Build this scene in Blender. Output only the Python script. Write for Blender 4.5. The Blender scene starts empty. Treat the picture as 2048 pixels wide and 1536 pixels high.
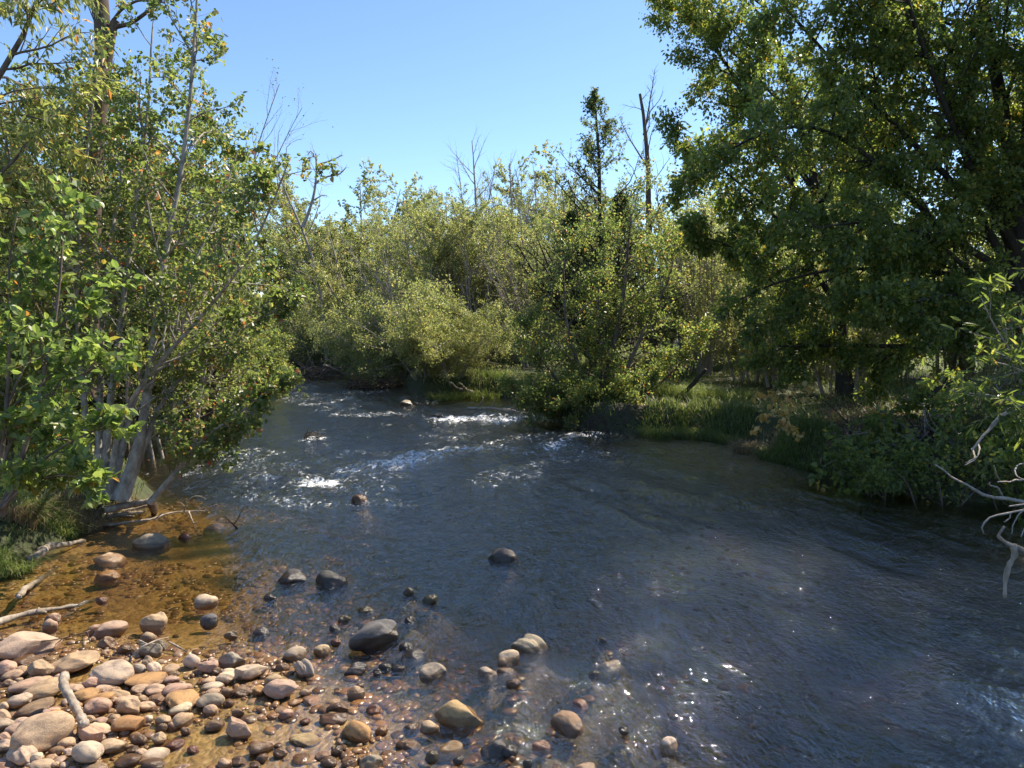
import bpy, math, random
import numpy as np
from mathutils import Vector

R = math.radians
scene = bpy.context.scene
col = scene.collection
RNG = np.random.default_rng(7)

# ------------------------------------------------------------------ camera
H, FPX, HORIZON = 2.4, 1500.0, 622.0
PITCH = math.atan((768 - HORIZON) / FPX)
cp, sp = math.cos(PITCH), math.sin(PITCH)

def ray(u, v):
    dx, dy = (u - 1024) / FPX, -(v - 768) / FPX
    return np.array([dx, cp + dy * sp, -sp + dy * cp])
def at(u, v, z=0.0):                    # point of the plane z seen at photo pixel u, v
    d = ray(u, v); t = (z - H) / d[2]
    return np.array([d[0] * t, d[1] * t, z])
def aty(u, v, Y):                       # point at distance Y along the view
    d = ray(u, v); t = Y / d[1]
    return np.array([d[0] * t, Y, H + d[2] * t])
def project(p):
    dz = p[2] - H
    f = p[1] * cp - dz * sp; up = p[1] * sp + dz * cp
    return 1024 + FPX * p[0] / f, 768 - FPX * up / f

cam = bpy.data.cameras.new('camera')
cam.sensor_width = 36; cam.lens = 36 * FPX / 2048
cam.clip_start = 0.05; cam.clip_end = 3000
cam_o = bpy.data.objects.new('camera', cam); col.objects.link(cam_o)
cam_o.location = (0, 0, H); cam_o.rotation_euler = (math.pi / 2 - PITCH, 0, 0)
scene.camera = cam_o

# ------------------------------------------------------------------ light
SUN_EL, SUN_AZ = R(50), R(54)
w = bpy.data.worlds.new('World'); scene.world = w; w.use_nodes = True
nt = w.node_tree
sky = nt.nodes.new('ShaderNodeTexSky'); sky.sky_type = 'NISHITA'; sky.sun_disc = False
sky.sun_elevation = SUN_EL; sky.sun_rotation = SUN_AZ
sky.air_density = 1.0; sky.dust_density = 0.4; sky.ozone_density = 4.5; sky.altitude = 1600
nt.links.new(sky.outputs[0], nt.nodes['Background'].inputs[0])
nt.nodes['Background'].inputs[1].default_value = 0.135
sun = bpy.data.lights.new('sun', 'SUN'); sun.energy = 5.0; sun.angle = R(0.5); sun.color = (1.0, 0.90, 0.74)
sun_o = bpy.data.objects.new('sun', sun); col.objects.link(sun_o)
sd = Vector((math.sin(SUN_AZ) * math.cos(SUN_EL), math.cos(SUN_AZ) * math.cos(SUN_EL), math.sin(SUN_EL)))
sun_o.rotation_euler = sd.to_track_quat('Z', 'Y').to_euler(); sun_o.location = sd * 60

vs = scene.view_settings
scene.display_settings.display_device = 'sRGB'
vs.view_transform = 'Standard'; vs.look = 'None'; vs.exposure = 0.88; vs.gamma = 1.0; vs.use_curve_mapping = False
scene.render.engine = 'CYCLES'
cy = scene.cycles
cy.max_bounces = 8; cy.diffuse_bounces = 4; cy.glossy_bounces = 3; cy.transmission_bounces = 3
cy.transparent_max_bounces = 12; cy.volume_bounces = 0
cy.caustics_reflective = False; cy.caustics_refractive = False
cy.sample_clamp_indirect = 6.0
cy.use_denoising = True
cy.denoising_input_passes = 'RGB_ALBEDO_NORMAL'; cy.denoising_prefilter = 'ACCURATE'
try: cy.denoiser = 'OPENIMAGEDENOISE'
except Exception: pass

# ------------------------------------------------------------------ tagging
def tag(o, label=None, cat=None, group=None, kind=None):
    if label: o['label'] = label
    if cat: o['category'] = cat
    if group: o['group'] = group
    if kind: o['kind'] = kind
    return o
def empty(name, loc=(0, 0, 0)):
    o = bpy.data.objects.new(name, None); o.empty_display_size = 0.2
    o.location = tuple(loc); col.objects.link(o); return o

# ------------------------------------------------------------------ numpy mesh
def mesh_np(name, verts, quads=None, tris=None, mat=None, smooth=True, tint=None, attrs=None):
    me = bpy.data.meshes.new(name)
    verts = np.asarray(verts, np.float32).reshape(-1, 3)
    q = np.zeros((0, 4), np.int32) if quads is None else np.asarray(quads, np.int32)
    t = np.zeros((0, 3), np.int32) if tris is None else np.asarray(tris, np.int32)
    nq, ntr = len(q), len(t)
    me.vertices.add(len(verts)); me.vertices.foreach_set('co', verts.ravel())
    li = np.concatenate([q.ravel(), t.ravel()]).astype(np.int32)
    me.loops.add(len(li)); me.loops.foreach_set('vertex_index', li)
    me.polygons.add(nq + ntr)
    ls = np.concatenate([np.arange(nq) * 4, nq * 4 + np.arange(ntr) * 3]).astype(np.int32)
    me.polygons.foreach_set('loop_start', ls)
    me.polygons.foreach_set('use_smooth', np.full(nq + ntr, smooth))
    me.update(calc_edges=True)
    if tint is not None:
        a = me.attributes.new('tint', 'FLOAT', 'FACE'); a.data.foreach_set('value', np.asarray(tint, np.float32))
    for k, val in (attrs or {}).items():
        a = me.attributes.new(k, 'FLOAT', 'POINT'); a.data.foreach_set('value', np.asarray(val, np.float32))
    if mat: me.materials.append(mat)
    return me
def link(name, me, parent=None, loc=None):
    o = bpy.data.objects.new(name, me); col.objects.link(o)
    if parent: o.parent = parent
    if loc is not None: o.location = tuple(loc)
    return o

# value noise
_T = np.random.default_rng(3).random((256, 256))
def vn(x, y, s=0):
    x = np.asarray(x, float) + s * 17.31; y = np.asarray(y, float) + s * 9.77
    xi = np.floor(x).astype(int); yi = np.floor(y).astype(int)
    fx = x - xi; fy = y - yi
    fx = fx * fx * fx * (fx * (fx * 6 - 15) + 10); fy = fy * fy * fy * (fy * (fy * 6 - 15) + 10)
    a = _T[xi % 256, yi % 256]; b = _T[(xi + 1) % 256, yi % 256]
    c = _T[xi % 256, (yi + 1) % 256]; d = _T[(xi + 1) % 256, (yi + 1) % 256]
    return (a + (b - a) * fx) * (1 - fy) + (c + (d - c) * fx) * fy
def fbm(x, y, s=0, o=4):
    r = 0; a = .5
    for k in range(o):
        r = r + a * vn(x * 2 ** k, y * 2 ** k, s + k * 3); a *= .5
    return r
def sstep(a, b, x):
    t = np.clip((x - a) / (b - a), 0, 1); return t * t * (3 - 2 * t)
def norm(a): return a / np.maximum(np.linalg.norm(a, axis=-1, keepdims=True), 1e-9)

# ------------------------------------------------------------------ materials
def newmat(name):
    m = bpy.data.materials.new(name); m.use_nodes = True
    n = m.node_tree; n.nodes.clear()
    out = n.nodes.new('ShaderNodeOutputMaterial')
    return m, n, out
def nd(n, t, **kw):
    x = n.nodes.new(t)
    for k, val in kw.items():
        if k.startswith('i_'):
            key = k[2:]; key = int(key) if key.isdigit() else key.replace('_', ' ')
            x.inputs[key].default_value = val
        else: setattr(x, k, val)
    return x
def ramp(n, fac, stops, interp='LINEAR'):
    r = n.nodes.new('ShaderNodeValToRGB'); r.color_ramp.interpolation = interp
    e = r.color_ramp.elements
    while len(e) < len(stops): e.new(0.5)
    for el, (p, c) in zip(e, stops):
        el.position = p; el.color = (c[0], c[1], c[2], 1) if not isinstance(c, (int, float)) else (c, c, c, 1)
    n.links.new(fac, r.inputs[0]); return r.outputs[0]
def math_(n, op, a, b=None, c=None):
    x = n.nodes.new('ShaderNodeMath'); x.operation = op
    for k, val in enumerate((a, b, c)):
        if val is None: continue
        if isinstance(val, (int, float)): x.inputs[k].default_value = val
        else: n.links.new(val, x.inputs[k])
    return x.outputs[0]
def mixc(n, f, a, b, mode='MIX'):
    x = n.nodes.new('ShaderNodeMix'); x.data_type = 'RGBA'; x.blend_type = mode
    for i, val in ((0, f), (6, a), (7, b)):
        if isinstance(val, (int, float)): x.inputs[i].default_value = val if i == 0 else (val, val, val, 1)
        elif isinstance(val, tuple): x.inputs[i].default_value = (*val, 1)
        else: n.links.new(val, x.inputs[i])
    return x.outputs[2]

def leaf_mat(name, stops, trans=0.52, warm=(0.95, 1.0, 0.55), rough=0.38, spec=0.6):
    m, n, out = newmat(name)
    at_ = nd(n, 'ShaderNodeAttribute', attribute_name='tint')
    c = ramp(n, at_.outputs['Fac'], [(a_, tuple(min(x * g_, .6) for x, g_ in zip(b_, (1.5, 1.32, 2.1)))) for a_, b_ in stops])
    p = nd(n, 'ShaderNodeBsdfPrincipled', i_Roughness=rough); p.inputs['Specular IOR Level'].default_value = spec
    n.links.new(c, p.inputs['Base Color'])
    tr = nd(n, 'ShaderNodeBsdfTranslucent')
    tc = mixc(n, 1.0, c, (warm[0] * 2.4, warm[1] * 2.4, warm[2] * 2.4), 'MULTIPLY')
    n.links.new(tc, tr.inputs[0])
    mx = nd(n, 'ShaderNodeMixShader'); mx.inputs[0].default_value = trans
    n.links.new(p.outputs[0], mx.inputs[1]); n.links.new(tr.outputs[0], mx.inputs[2])
    n.links.new(mx.outputs[0], out.inputs[0]); return m
DK, MD, LT = (.018, .035, .010), (.085, .125, .028), (.09, .135, .028)
YL, OR, BR = (.23, .19, .035), (.25, .085, .02), (.10, .045, .02)
M = {}
M['alder_leaf'] = leaf_mat('alder_leaf', [(0, (.05, .08, .02)), (.35, MD), (.72, (.14, .17, .045)), (.9, (.2, .2, .06)), (.965, (.26, .13, .04)), (1, (.28, .07, .025))])
M['shrub_leaf'] = leaf_mat('shrub_leaf', [(0, (.06, .10, .025)), (.45, (.10, .155, .035)), (.85, (.16, .21, .05)), (.97, (.17, .17, .03)), (1, OR)])
M['willow_leaf'] = leaf_mat('willow_leaf', [(0, (.07, .10, .03)), (.4, (.14, .17, .045)), (.8, (.22, .23, .06)), (.95, (.26, .21, .05)), (1, (.28, .12, .03))])
M['olive_leaf'] = leaf_mat('olive_leaf', [(0, (.07, .095, .032)), (.45, (.135, .165, .05)), (.85, (.21, .225, .075)), (1, (.3, .25, .09))], trans=.56)
M['bright_leaf'] = leaf_mat('bright_leaf', [(0, (.05, .085, .022)), (.4, (.095, .135, .034)), (.8, (.15, .175, .045)), (.94, (.22, .19, .04)), (1, (.22, .08, .02))], trans=.6)
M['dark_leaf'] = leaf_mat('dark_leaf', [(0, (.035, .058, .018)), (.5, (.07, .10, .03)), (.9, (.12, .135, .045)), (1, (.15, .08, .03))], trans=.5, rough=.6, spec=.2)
M['birch_leaf'] = leaf_mat('birch_leaf', [(0, (.045, .07, .016)), (.5, (.095, .135, .024)), (.82, (.16, .19, .035)), (.95, (.24, .22, .035)), (1, (.28, .17, .03))], trans=.55)
M['yellow_leaf'] = leaf_mat('yellow_leaf', [(0, (.2, .17, .04)), (.6, (.34, .25, .05)), (1, (.38, .22, .05))], trans=.4)
M['grass_blade'] = leaf_mat('grass_blade', [(0, (.05, .085, .018)), (.5, (.10, .15, .03)), (.8, (.18, .195, .06)), (1, (.34, .29, .15))], trans=.35, rough=.5)
M['dry_grass'] = leaf_mat('dry_grass', [(0, (.07, .08, .025)), (.4, (.17, .15, .06)), (1, (.34, .27, .14))], trans=.3, rough=.55)
M['litter'] = leaf_mat('litter', [(0, (.08, .04, .02)), (.6, (.2, .12, .06)), (1, (.36, .26, .15))], trans=.15, rough=.6)

def bark_mat(name, lo, hi, scale=9, stretch=.25, rough=.8, wet=False, bump=.4):
    m, n, out = newmat(name)
    tc = nd(n, 'ShaderNodeTexCoord'); mp = nd(n, 'ShaderNodeMapping'); mp.inputs['Scale'].default_value = (1, 1, stretch)
    n.links.new(tc.outputs['Object'], mp.inputs[0])
    no = nd(n, 'ShaderNodeTexNoise', i_Scale=scale, i_Detail=6.0, i_Roughness=.65)
    n.links.new(mp.outputs[0], no.inputs['Vector'])
    c = ramp(n, no.outputs['Fac'], [(.3, lo), (.52, tuple((a + b) / 2 for a, b in zip(lo, hi))), (.7, hi)])
    p = nd(n, 'ShaderNodeBsdfPrincipled', i_Roughness=rough); p.inputs['Specular IOR Level'].default_value = .3
    if wet:
        g = nd(n, 'ShaderNodeNewGeometry'); s = nd(n, 'ShaderNodeSeparateXYZ'); n.links.new(g.outputs['Position'], s.inputs[0])
        f = nd(n, 'ShaderNodeMapRange', i_1=.015, i_2=.05, i_3=1.0, i_4=0.0); n.links.new(s.outputs[2], f.inputs[0])
        c = mixc(n, f.outputs[0], c, mixc(n, 1.0, c, .3, 'MULTIPLY'))
        n.links.new(math_(n, 'SUBTRACT', rough, math_(n, 'MULTIPLY', f.outputs[0], rough - .15)), p.inputs['Roughness'])
    n.links.new(c, p.inputs['Base Color'])
    b = nd(n, 'ShaderNodeBump', i_Strength=bump, i_Distance=.02); n.links.new(no.outputs['Fac'], b.inputs['Height'])
    n.links.new(b.outputs[0], p.inputs['Normal']); n.links.new(p.outputs[0], out.inputs[0]); return m
M['grey_bark'] = bark_mat('grey_bark', (.15, .125, .10), (.5, .45, .39), 14, .5)
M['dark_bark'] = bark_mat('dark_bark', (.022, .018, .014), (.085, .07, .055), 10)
M['brown_bark'] = bark_mat('brown_bark', (.07, .052, .04), (.26, .2, .155), 12)
M['snag_bark'] = bark_mat('snag_bark', (.05, .035, .026), (.22, .155, .11), 7, .15, bump=.9)
M['twig_bark'] = bark_mat('twig_bark', (.2, .165, .135), (.48, .42, .36), 20, .6)
M['driftwood'] = bark_mat('driftwood', (.14, .1, .07), (.5, .42, .33), 16, .3, wet=True, bump=.6)
M['wet_wood'] = bark_mat('wet_wood', (.03, .02, .014), (.16, .1, .065), 14, .4, rough=.4, wet=True)

def stone_mat():
    m, n, out = newmat('river_stone')
    oi = nd(n, 'ShaderNodeObjectInfo'); tc = nd(n, 'ShaderNodeTexCoord')
    ad = nd(n, 'ShaderNodeVectorMath', operation='ADD')
    cb = nd(n, 'ShaderNodeCombineXYZ'); rr = math_(n, 'MULTIPLY', oi.outputs['Random'], 37.0)
    for k in range(3): n.links.new(rr, cb.inputs[k])
    n.links.new(tc.outputs['Object'], ad.inputs[0]); n.links.new(cb.outputs[0], ad.inputs[1])
    big = nd(n, 'ShaderNodeTexNoise', i_Scale=1.6, i_Detail=5.0, i_Roughness=.6, i_Distortion=.5); n.links.new(ad.outputs[0], big.inputs['Vector'])
    fine = nd(n, 'ShaderNodeTexNoise', i_Scale=22.0, i_Detail=4.0, i_Roughness=.7); n.links.new(ad.outputs[0], fine.inputs['Vector'])
    pit = nd(n, 'ShaderNodeTexVoronoi', i_Scale=9.0); n.links.new(ad.outputs[0], pit.inputs['Vector'])
    c = mixc(n, 1.0, oi.outputs['Color'], ramp(n, big.outputs['Fac'], [(.28, (.55, .5, .5)), (.5, (1, 1, 1)), (.72, (1.2, 1.08, .95))]), 'MULTIPLY')
    c = mixc(n, 1.0, c, ramp(n, fine.outputs['Fac'], [(.32, .55), (.45, .95), (.62, 1.08), (.75, 1.35)]), 'MULTIPLY')
    c = mixc(n, 1.0, c, ramp(n, pit.outputs['Distance'], [(.0, .72), (.16, 1.0)]), 'MULTIPLY')
    # wet band: the stone is dark and glossy where the stream laps it
    g = nd(n, 'ShaderNodeNewGeometry'); s = nd(n, 'ShaderNodeSeparateXYZ'); n.links.new(g.outputs['Position'], s.inputs[0])
    wn = nd(n, 'ShaderNodeTexNoise', i_Scale=9.0, i_Detail=3.0); n.links.new(g.outputs['Position'], wn.inputs['Vector'])
    lvl = math_(n, 'ADD', math_(n, 'SUBTRACT', s.outputs[2], oi.outputs['Alpha']), math_(n, 'MULTIPLY', math_(n, 'SUBTRACT', wn.outputs['Fac'], .5), .05))
    f = nd(n, 'ShaderNodeMapRange', i_1=-.004, i_2=.006, i_3=1.0, i_4=0.0); n.links.new(lvl, f.inputs[0])
    c = mixc(n, f.outputs[0], c, mixc(n, 1.0, c, (.46, .39, .33), 'MULTIPLY'))
    p = nd(n, 'ShaderNodeBsdfPrincipled'); n.links.new(c, p.inputs['Base Color'])
    n.links.new(math_(n, 'SUBTRACT', .78, math_(n, 'MULTIPLY', f.outputs[0], .53)), p.inputs['Roughness'])
    b = nd(n, 'ShaderNodeBump', i_Strength=.35, i_Distance=.03)
    hh = math_(n, 'ADD', math_(n, 'MULTIPLY', fine.outputs['Fac'], .5), math_(n, 'ADD', big.outputs['Fac'], math_(n, 'MULTIPLY', pit.outputs['Distance'], .06)))
    n.links.new(hh, b.inputs['Height']); n.links.new(b.outputs[0], p.inputs['Normal'])
    n.links.new(p.outputs[0], out.inputs[0]); return m
M['stone'] = stone_mat()
# ------------------------------------------------------------------ where each stone shows in the photo (pixels), its colour and shape
S = []
def zs(ox, oy, sc, rows):
    for r in rows:
        cx, cy_, w_, h_, tilt, c = r[:6]
        S.append(dict(u=ox + cx / sc, v=oy + cy_ / sc, w=w_ / sc, h=h_ / sc, t=tilt, c=c, k=r[6] if len(r) > 6 else 'round', lab=r[7] if len(r) > 7 else None, short=r[8] if len(r) > 8 else None))
zs(0, 1236, 5.12, [
 (265, 285, 460, 265, 26, 'gpink', 'block', 'large angular pinkish grey slab stone half in the shallows, crossed by a twig', 'twig-crossed slab stone'),
 (515, 75, 125, 115, 0, 'pink', 'round', 'small round pink stone with a white top near the half-sunk branch', 'white-topped pink stone'),
 (1120, 105, 260, 150, 24, 'pink', 'round', 'smooth long pink stone wet at its base, standing alone in the shallows', 'smooth long pink stone'),
 (975, 115, 130, 95, 20, 'pink'), (1520, 195, 170, 110, 0, 'tan'), (1090, 250, 165, 105, -8, 'tan', 'block'),
 (1300, 325, 190, 115, -5, 'brown', 'block', 'knobbly brown stone with a rusty orange and white crust', 'crusted brown stone'),
 (1540, 330, 240, 160, -10, 'grey', 'wedge', 'pointed grey-brown stone under thin white twigs', 'pointed grey stone'),
 (1650, 275, 150, 85, -20, 'grey'), (240, 435, 210, 95, 12, 'brown', 'flat'), (55, 520, 190, 150, 0, 'pink'), (225, 555, 115, 120, 0, 'tan'), (125, 590, 175, 95, 5, 'tan'),
 (415, 530, 215, 170, 0, 'tan', 'block', 'blocky tan stone with a wet dark base left of the cracked long stone', 'blocky tan stone'),
 (735, 470, 420, 190, 8, 'tan', 'block', 'large long tan stone cracked across its face', 'cracked long tan stone'),
 (1170, 565, 370, 215, -5, 'gtan', 'flat', 'broad speckled grey-tan stone, widest of the stones on the bar edge', 'broad speckled stone'),
 (1415, 525, 145, 120, 0, 'grey'), (1515, 455, 120, 110, -20, 'tan'), (1580, 525, 145, 120, -15, 'pale'), (1740, 525, 190, 95, 0, 'tan', 'flat'), (1780, 575, 110, 60, 0, 'tan'),
 (1965, 440, 165, 140, 0, 'pale', 'round', 'rounded pale stone with a dark wet underside at the shadow edge', 'rounded pale stone'),
 (275, 695, 260, 125, 15, 'pink'), (440, 750, 290, 175, 20, 'tan', 'round', 'large smooth oval tan stone left of the upright driftwood stick', 'oval tan stone'),
 (480, 640, 140, 70, 0, 'tan'), (605, 620, 120, 85, 0, 'pink'), (760, 730, 170, 100, -5, 'tan'), (965, 665, 180, 120, 15, 'pink', 'block'),
 (1510, 640, 320, 130, 20, 'orange', 'flat', 'long flat orange-tan stone tilted up to its far end', 'long flat orange-tan stone'), (1390, 615, 150, 65, 5, 'pink', 'flat'),
 (1120, 725, 190, 85, 24, 'pink', 'flat'), (1755, 640, 155, 85, -5, 'pink'), (1455, 735, 190, 90, 8, 'tan'), (1600, 740, 185, 105, 12, 'pink'), (1820, 735, 220, 125, 20, 'pink'), (1740, 690, 80, 50, 0, 'tan'),
 (885, 795, 200, 115, 20, 'orange', 'flat', 'two-tone tan and rusty orange stone right of the upright driftwood stick', 'two-tone orange stone'),
 (1230, 795, 200, 95, -15, 'tan', 'wedge'), (1015, 835, 235, 110, 12, 'orange'), (1000, 910, 210, 150, 12, 'pink'), (1320, 855, 210, 105, 10, 'tan'), (1320, 925, 210, 175, -5, 'tan', 'wedge'), (1165, 855, 100, 75, 0, 'tan'), (1475, 840, 115, 70, 0, 'tan'), (1625, 820, 160, 80, 14, 'tan', 'flat'),
 (1870, 840, 325, 165, 0, 'orange', 'flat', 'large flat-topped orange-tan stone like a loaf', 'loaf-like orange stone'), (1845, 940, 190, 110, 14, 'pale'), (1500, 910, 150, 90, 10, 'tan'), (190, 855, 195, 125, 10, 'gtan'), (40, 915, 95, 90, 0, 'tan'),
 (375, 930, 270, 135, 28, 'brown', 'flat', 'long brown-sided stone leaning uphill below the oval tan stone', 'long brown-sided stone'), (500, 970, 180, 90, 14, 'pink'), (580, 1000, 150, 100, -5, 'orange'), (20, 1020, 140, 140, 0, 'pink'), (70, 1095, 160, 95, 5, 'gpink'), (225, 1080, 160, 90, 8, 'gpink'), (160, 1150, 180, 110, 5, 'pink'), (310, 1110, 130, 90, 10, 'gtan'),
 (435, 1190, 400, 330, 30, 'tan', 'round', 'biggest tan boulder of the gravel bar, egg-shaped and dry', 'biggest tan boulder'), (690, 1145, 120, 75, 5, 'gtan'), (915, 1050, 110, 90, -10, 'tan'), (1045, 1065, 135, 75, 0, 'pink'), (1170, 1045, 120, 110, 0, 'tan'), (1225, 1080, 140, 100, 0, 'pink'),
 (1315, 1095, 235, 170, 24, 'orange', 'wedge', 'angular orange-brown stone with a dark shaded side', 'angular orange-brown stone'), (1515, 1040, 95, 85, 0, 'pale'), (1670, 1050, 150, 110, -10, 'tan'), (1880, 1050, 160, 140, 28, 'tan'), (1030, 1130, 260, 80, -10, 'pale', 'flat'),
 (925, 1195, 235, 150, -5, 'pink', 'wedge'), (815, 1200, 90, 70, 0, 'tan'), (680, 1220, 130, 80, 0, 'pale'), (680, 1290, 120, 95, 20, 'tan'), (760, 1250, 70, 60, 0, 'tan'), (150, 1255, 130, 85, 0, 'tan'), (45, 1230, 100, 100, 0, 'pink'), (45, 1315, 150, 110, 0, 'gpink'),
 (890, 1370, 290, 195, -10, 'pale', 'round', 'large smooth pale grey-tan stone, flattened egg shape, on the wet mud', 'pale egg-shaped stone'), (1160, 1320, 215, 135, 12, 'tan'), (225, 1405, 240, 170, -5, 'gpink', 'block', 'pinkish grey boulder in front of the biggest tan boulder', 'pinkish grey boulder'),
 (150, 1325, 100, 70, 0, 'tan'), (70, 1490, 210, 90, 5, 'pink', 'flat'), (90, 1410, 90, 60, 0, 'tan'), (370, 1430, 120, 90, 0, 'pale'), (430, 1500, 190, 90, 0, 'tan'), (1625, 1245, 130, 130, 0, 'tan', 'block'), (1790, 1295, 150, 90, 18, 'red'), (1420, 1245, 150, 100, 0, 'brown'), (1360, 1350, 120, 70, 0, 'brown'),
 (1570, 1410, 240, 95, 18, 'pale', 'flat', 'pale flat stone with a wet dark lower half lying on mud', 'pale flat two-tone stone'), (1310, 1460, 210, 105, 10, 'brown'), (1450, 1390, 110, 80, 0, 'pink'), (1980, 1350, 110, 75, 0, 'red'), (1565, 1490, 210, 90, 0, 'brown'), (960, 1525, 240, 80, 0, 'pale'), (1860, 1525, 150, 60, 0, 'pale'),
 (1655, 1130, 110, 90, 0, 'brown'), (1760, 1110, 110, 85, 0, 'pink'), (1900, 1165, 90, 80, 0, 'brown'), (580, 1360, 130, 75, 0, 'brown'), (700, 1370, 90, 60, 0, 'gpink'), (560, 1510, 70, 60, 0, 'tan'), (85, 665, 90, 60, 0, 'tan'), (195, 645, 80, 55, 0, 'tan'), (150, 690, 85, 70, 0, 'tan')])
zs(350, 1186, 4.388, [
 (275, 70, 170, 120, 14, 'pale', 'round', 'pale stone with a red wet base at the corner of the amber shallows', 'red-based pale stone'), (300, 240, 140, 110, 5, 'slate', 'round', 'dark slate-coloured stone in the shadowed shallows', 'slate-coloured stone'), (490, 365, 110, 80, 0, 'grey', 'wedge'), (755, 328, 140, 75, 5, 'slate', 'flat'),
 (1050, 530, 165, 125, 20, 'gtan', 'round', 'two-tone grey and tan stone touching the wrinkled stone', 'two-tone grey stone'), (1130, 668, 185, 190, -25, 'grey', 'wedge', 'wrinkled grey stone with a dark hole at the bar edge', 'wrinkled grey stone'), (1290, 490, 140, 85, 5, 'tan'), (1410, 420, 90, 45, 0, 'red'), (945, 650, 115, 75, 10, 'brown'),
 (1740, 355, 380, 255, 20, 'slate', 'wedge', 'big dark pyramid-shaped rock with a pale tide line in midstream', 'dark pyramid rock'), (1590, 660, 190, 95, 14, 'slate', 'wedge'), (1840, 635, 110, 50, 0, 'dark'), (1960, 650, 130, 60, 0, 'dark'), (1780, 690, 90, 45, 0, 'dark'),
 (500, 585, 210, 150, -5, 'grey', 'block', 'speckled grey boulder at the edge of the shaded shallows', 'speckled grey boulder'), (290, 645, 155, 110, -5, 'pink', 'block'), (370, 690, 95, 65, 0, 'brown'), (670, 695, 215, 140, 22, 'pale', 'wedge', 'pale wedge-shaped stone with a deep shadow under its edge', 'pale wedge stone'), (460, 745, 165, 130, 14, 'pale', 'wedge'),
 (935, 840, 300, 175, -8, 'pink', 'block', 'large broad pinkish boulder undercut in black shadow at the bar tip', 'undercut pinkish boulder'), (860, 765, 130, 90, 10, 'tan'), (740, 860, 110, 90, 10, 'orange'), (590, 865, 160, 80, 5, 'brown'), (300, 775, 120, 70, 10, 'tan'), (330, 820, 170, 80, 10, 'pale'), (325, 868, 140, 65, 0, 'tan'),
 (310, 950, 205, 130, 8, 'grey', 'round', 'oval grey-white stone beside the loaf-like orange stone', 'oval grey-white stone'), (460, 880, 100, 90, 0, 'brown'), (470, 970, 90, 60, 0, 'brown'), (310, 1030, 110, 90, 0, 'tan'), (1145, 870, 95, 65, 20, 'pale', 'wedge'), (1195, 930, 165, 75, -5, 'pink', 'flat'), (1435, 855, 80, 45, 0, 'tan'), (1585, 880, 150, 110, 0, 'tan', 'wedge'),
 (1620, 805, 80, 40, 0, 'brown'), (1430, 1000, 190, 95, 5, 'brown', 'wedge'), (1755, 1015, 140, 75, 10, 'red'), (1390, 1100, 240, 105, -5, 'brown', 'wedge'), (1595, 1205, 255, 195, -10, 'orange', 'round', 'large rounded orange-brown stone with a wet rim, reflected in still water', 'rounded orange-brown stone'),
 (560, 1205, 220, 165, -5, 'pink', 'wedge', 'tan pointed boulder standing alone on the muddy patch', 'lone pointed boulder'), (345, 1165, 150, 90, 5, 'brown'), (550, 1060, 110, 90, 0, 'brown', 'wedge'), (975, 1065, 130, 85, 0, 'pink'), (1140, 1290, 260, 85, 0, 'gold', 'flat', 'flat golden stone awash in the glossy shallows', 'flat golden stone'), (690, 1330, 85, 50, 0, 'orange'),
 (760, 1365, 170, 105, 22, 'brown'), (925, 1405, 115, 80, 0, 'brown'), (1420, 1390, 95, 140, 0, 'brown', 'wedge'), (1720, 1500, 190, 140, 10, 'grey', 'wedge', 'grey-tan pointed stone at the bottom edge of the still shallows', 'pointed grey-tan stone'), (1350, 1480, 140, 80, 0, 'brown'), (1530, 1490, 130, 75, 0, 'brown'), (1630, 1475, 60, 55, 0, 'brown'), (1810, 1200, 110, 65, 0, 'orange'), (2000, 1320, 120, 75, 0, 'brown'),
 (760, 1450, 110, 70, 0, 'brown'), (700, 1510, 90, 55, 0, 'brown'), (435, 1505, 110, 85, 0, 'tan'), (150, 1380, 90, 50, 0, 'red'), (1140, 1130, 90, 50, 0, 'red'), (860, 1080, 100, 50, 0, 'orange'), (650, 1100, 130, 55, 8, 'brown'), (1060, 960, 110, 55, 20, 'orange'), (1290, 1430, 110, 60, 0, 'pink'), (560, 1480, 120, 70, 0, 'brown'), (1090, 1440, 100, 45, 0, 'red'), (900, 1340, 80, 45, 0, 'brown')])
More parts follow.
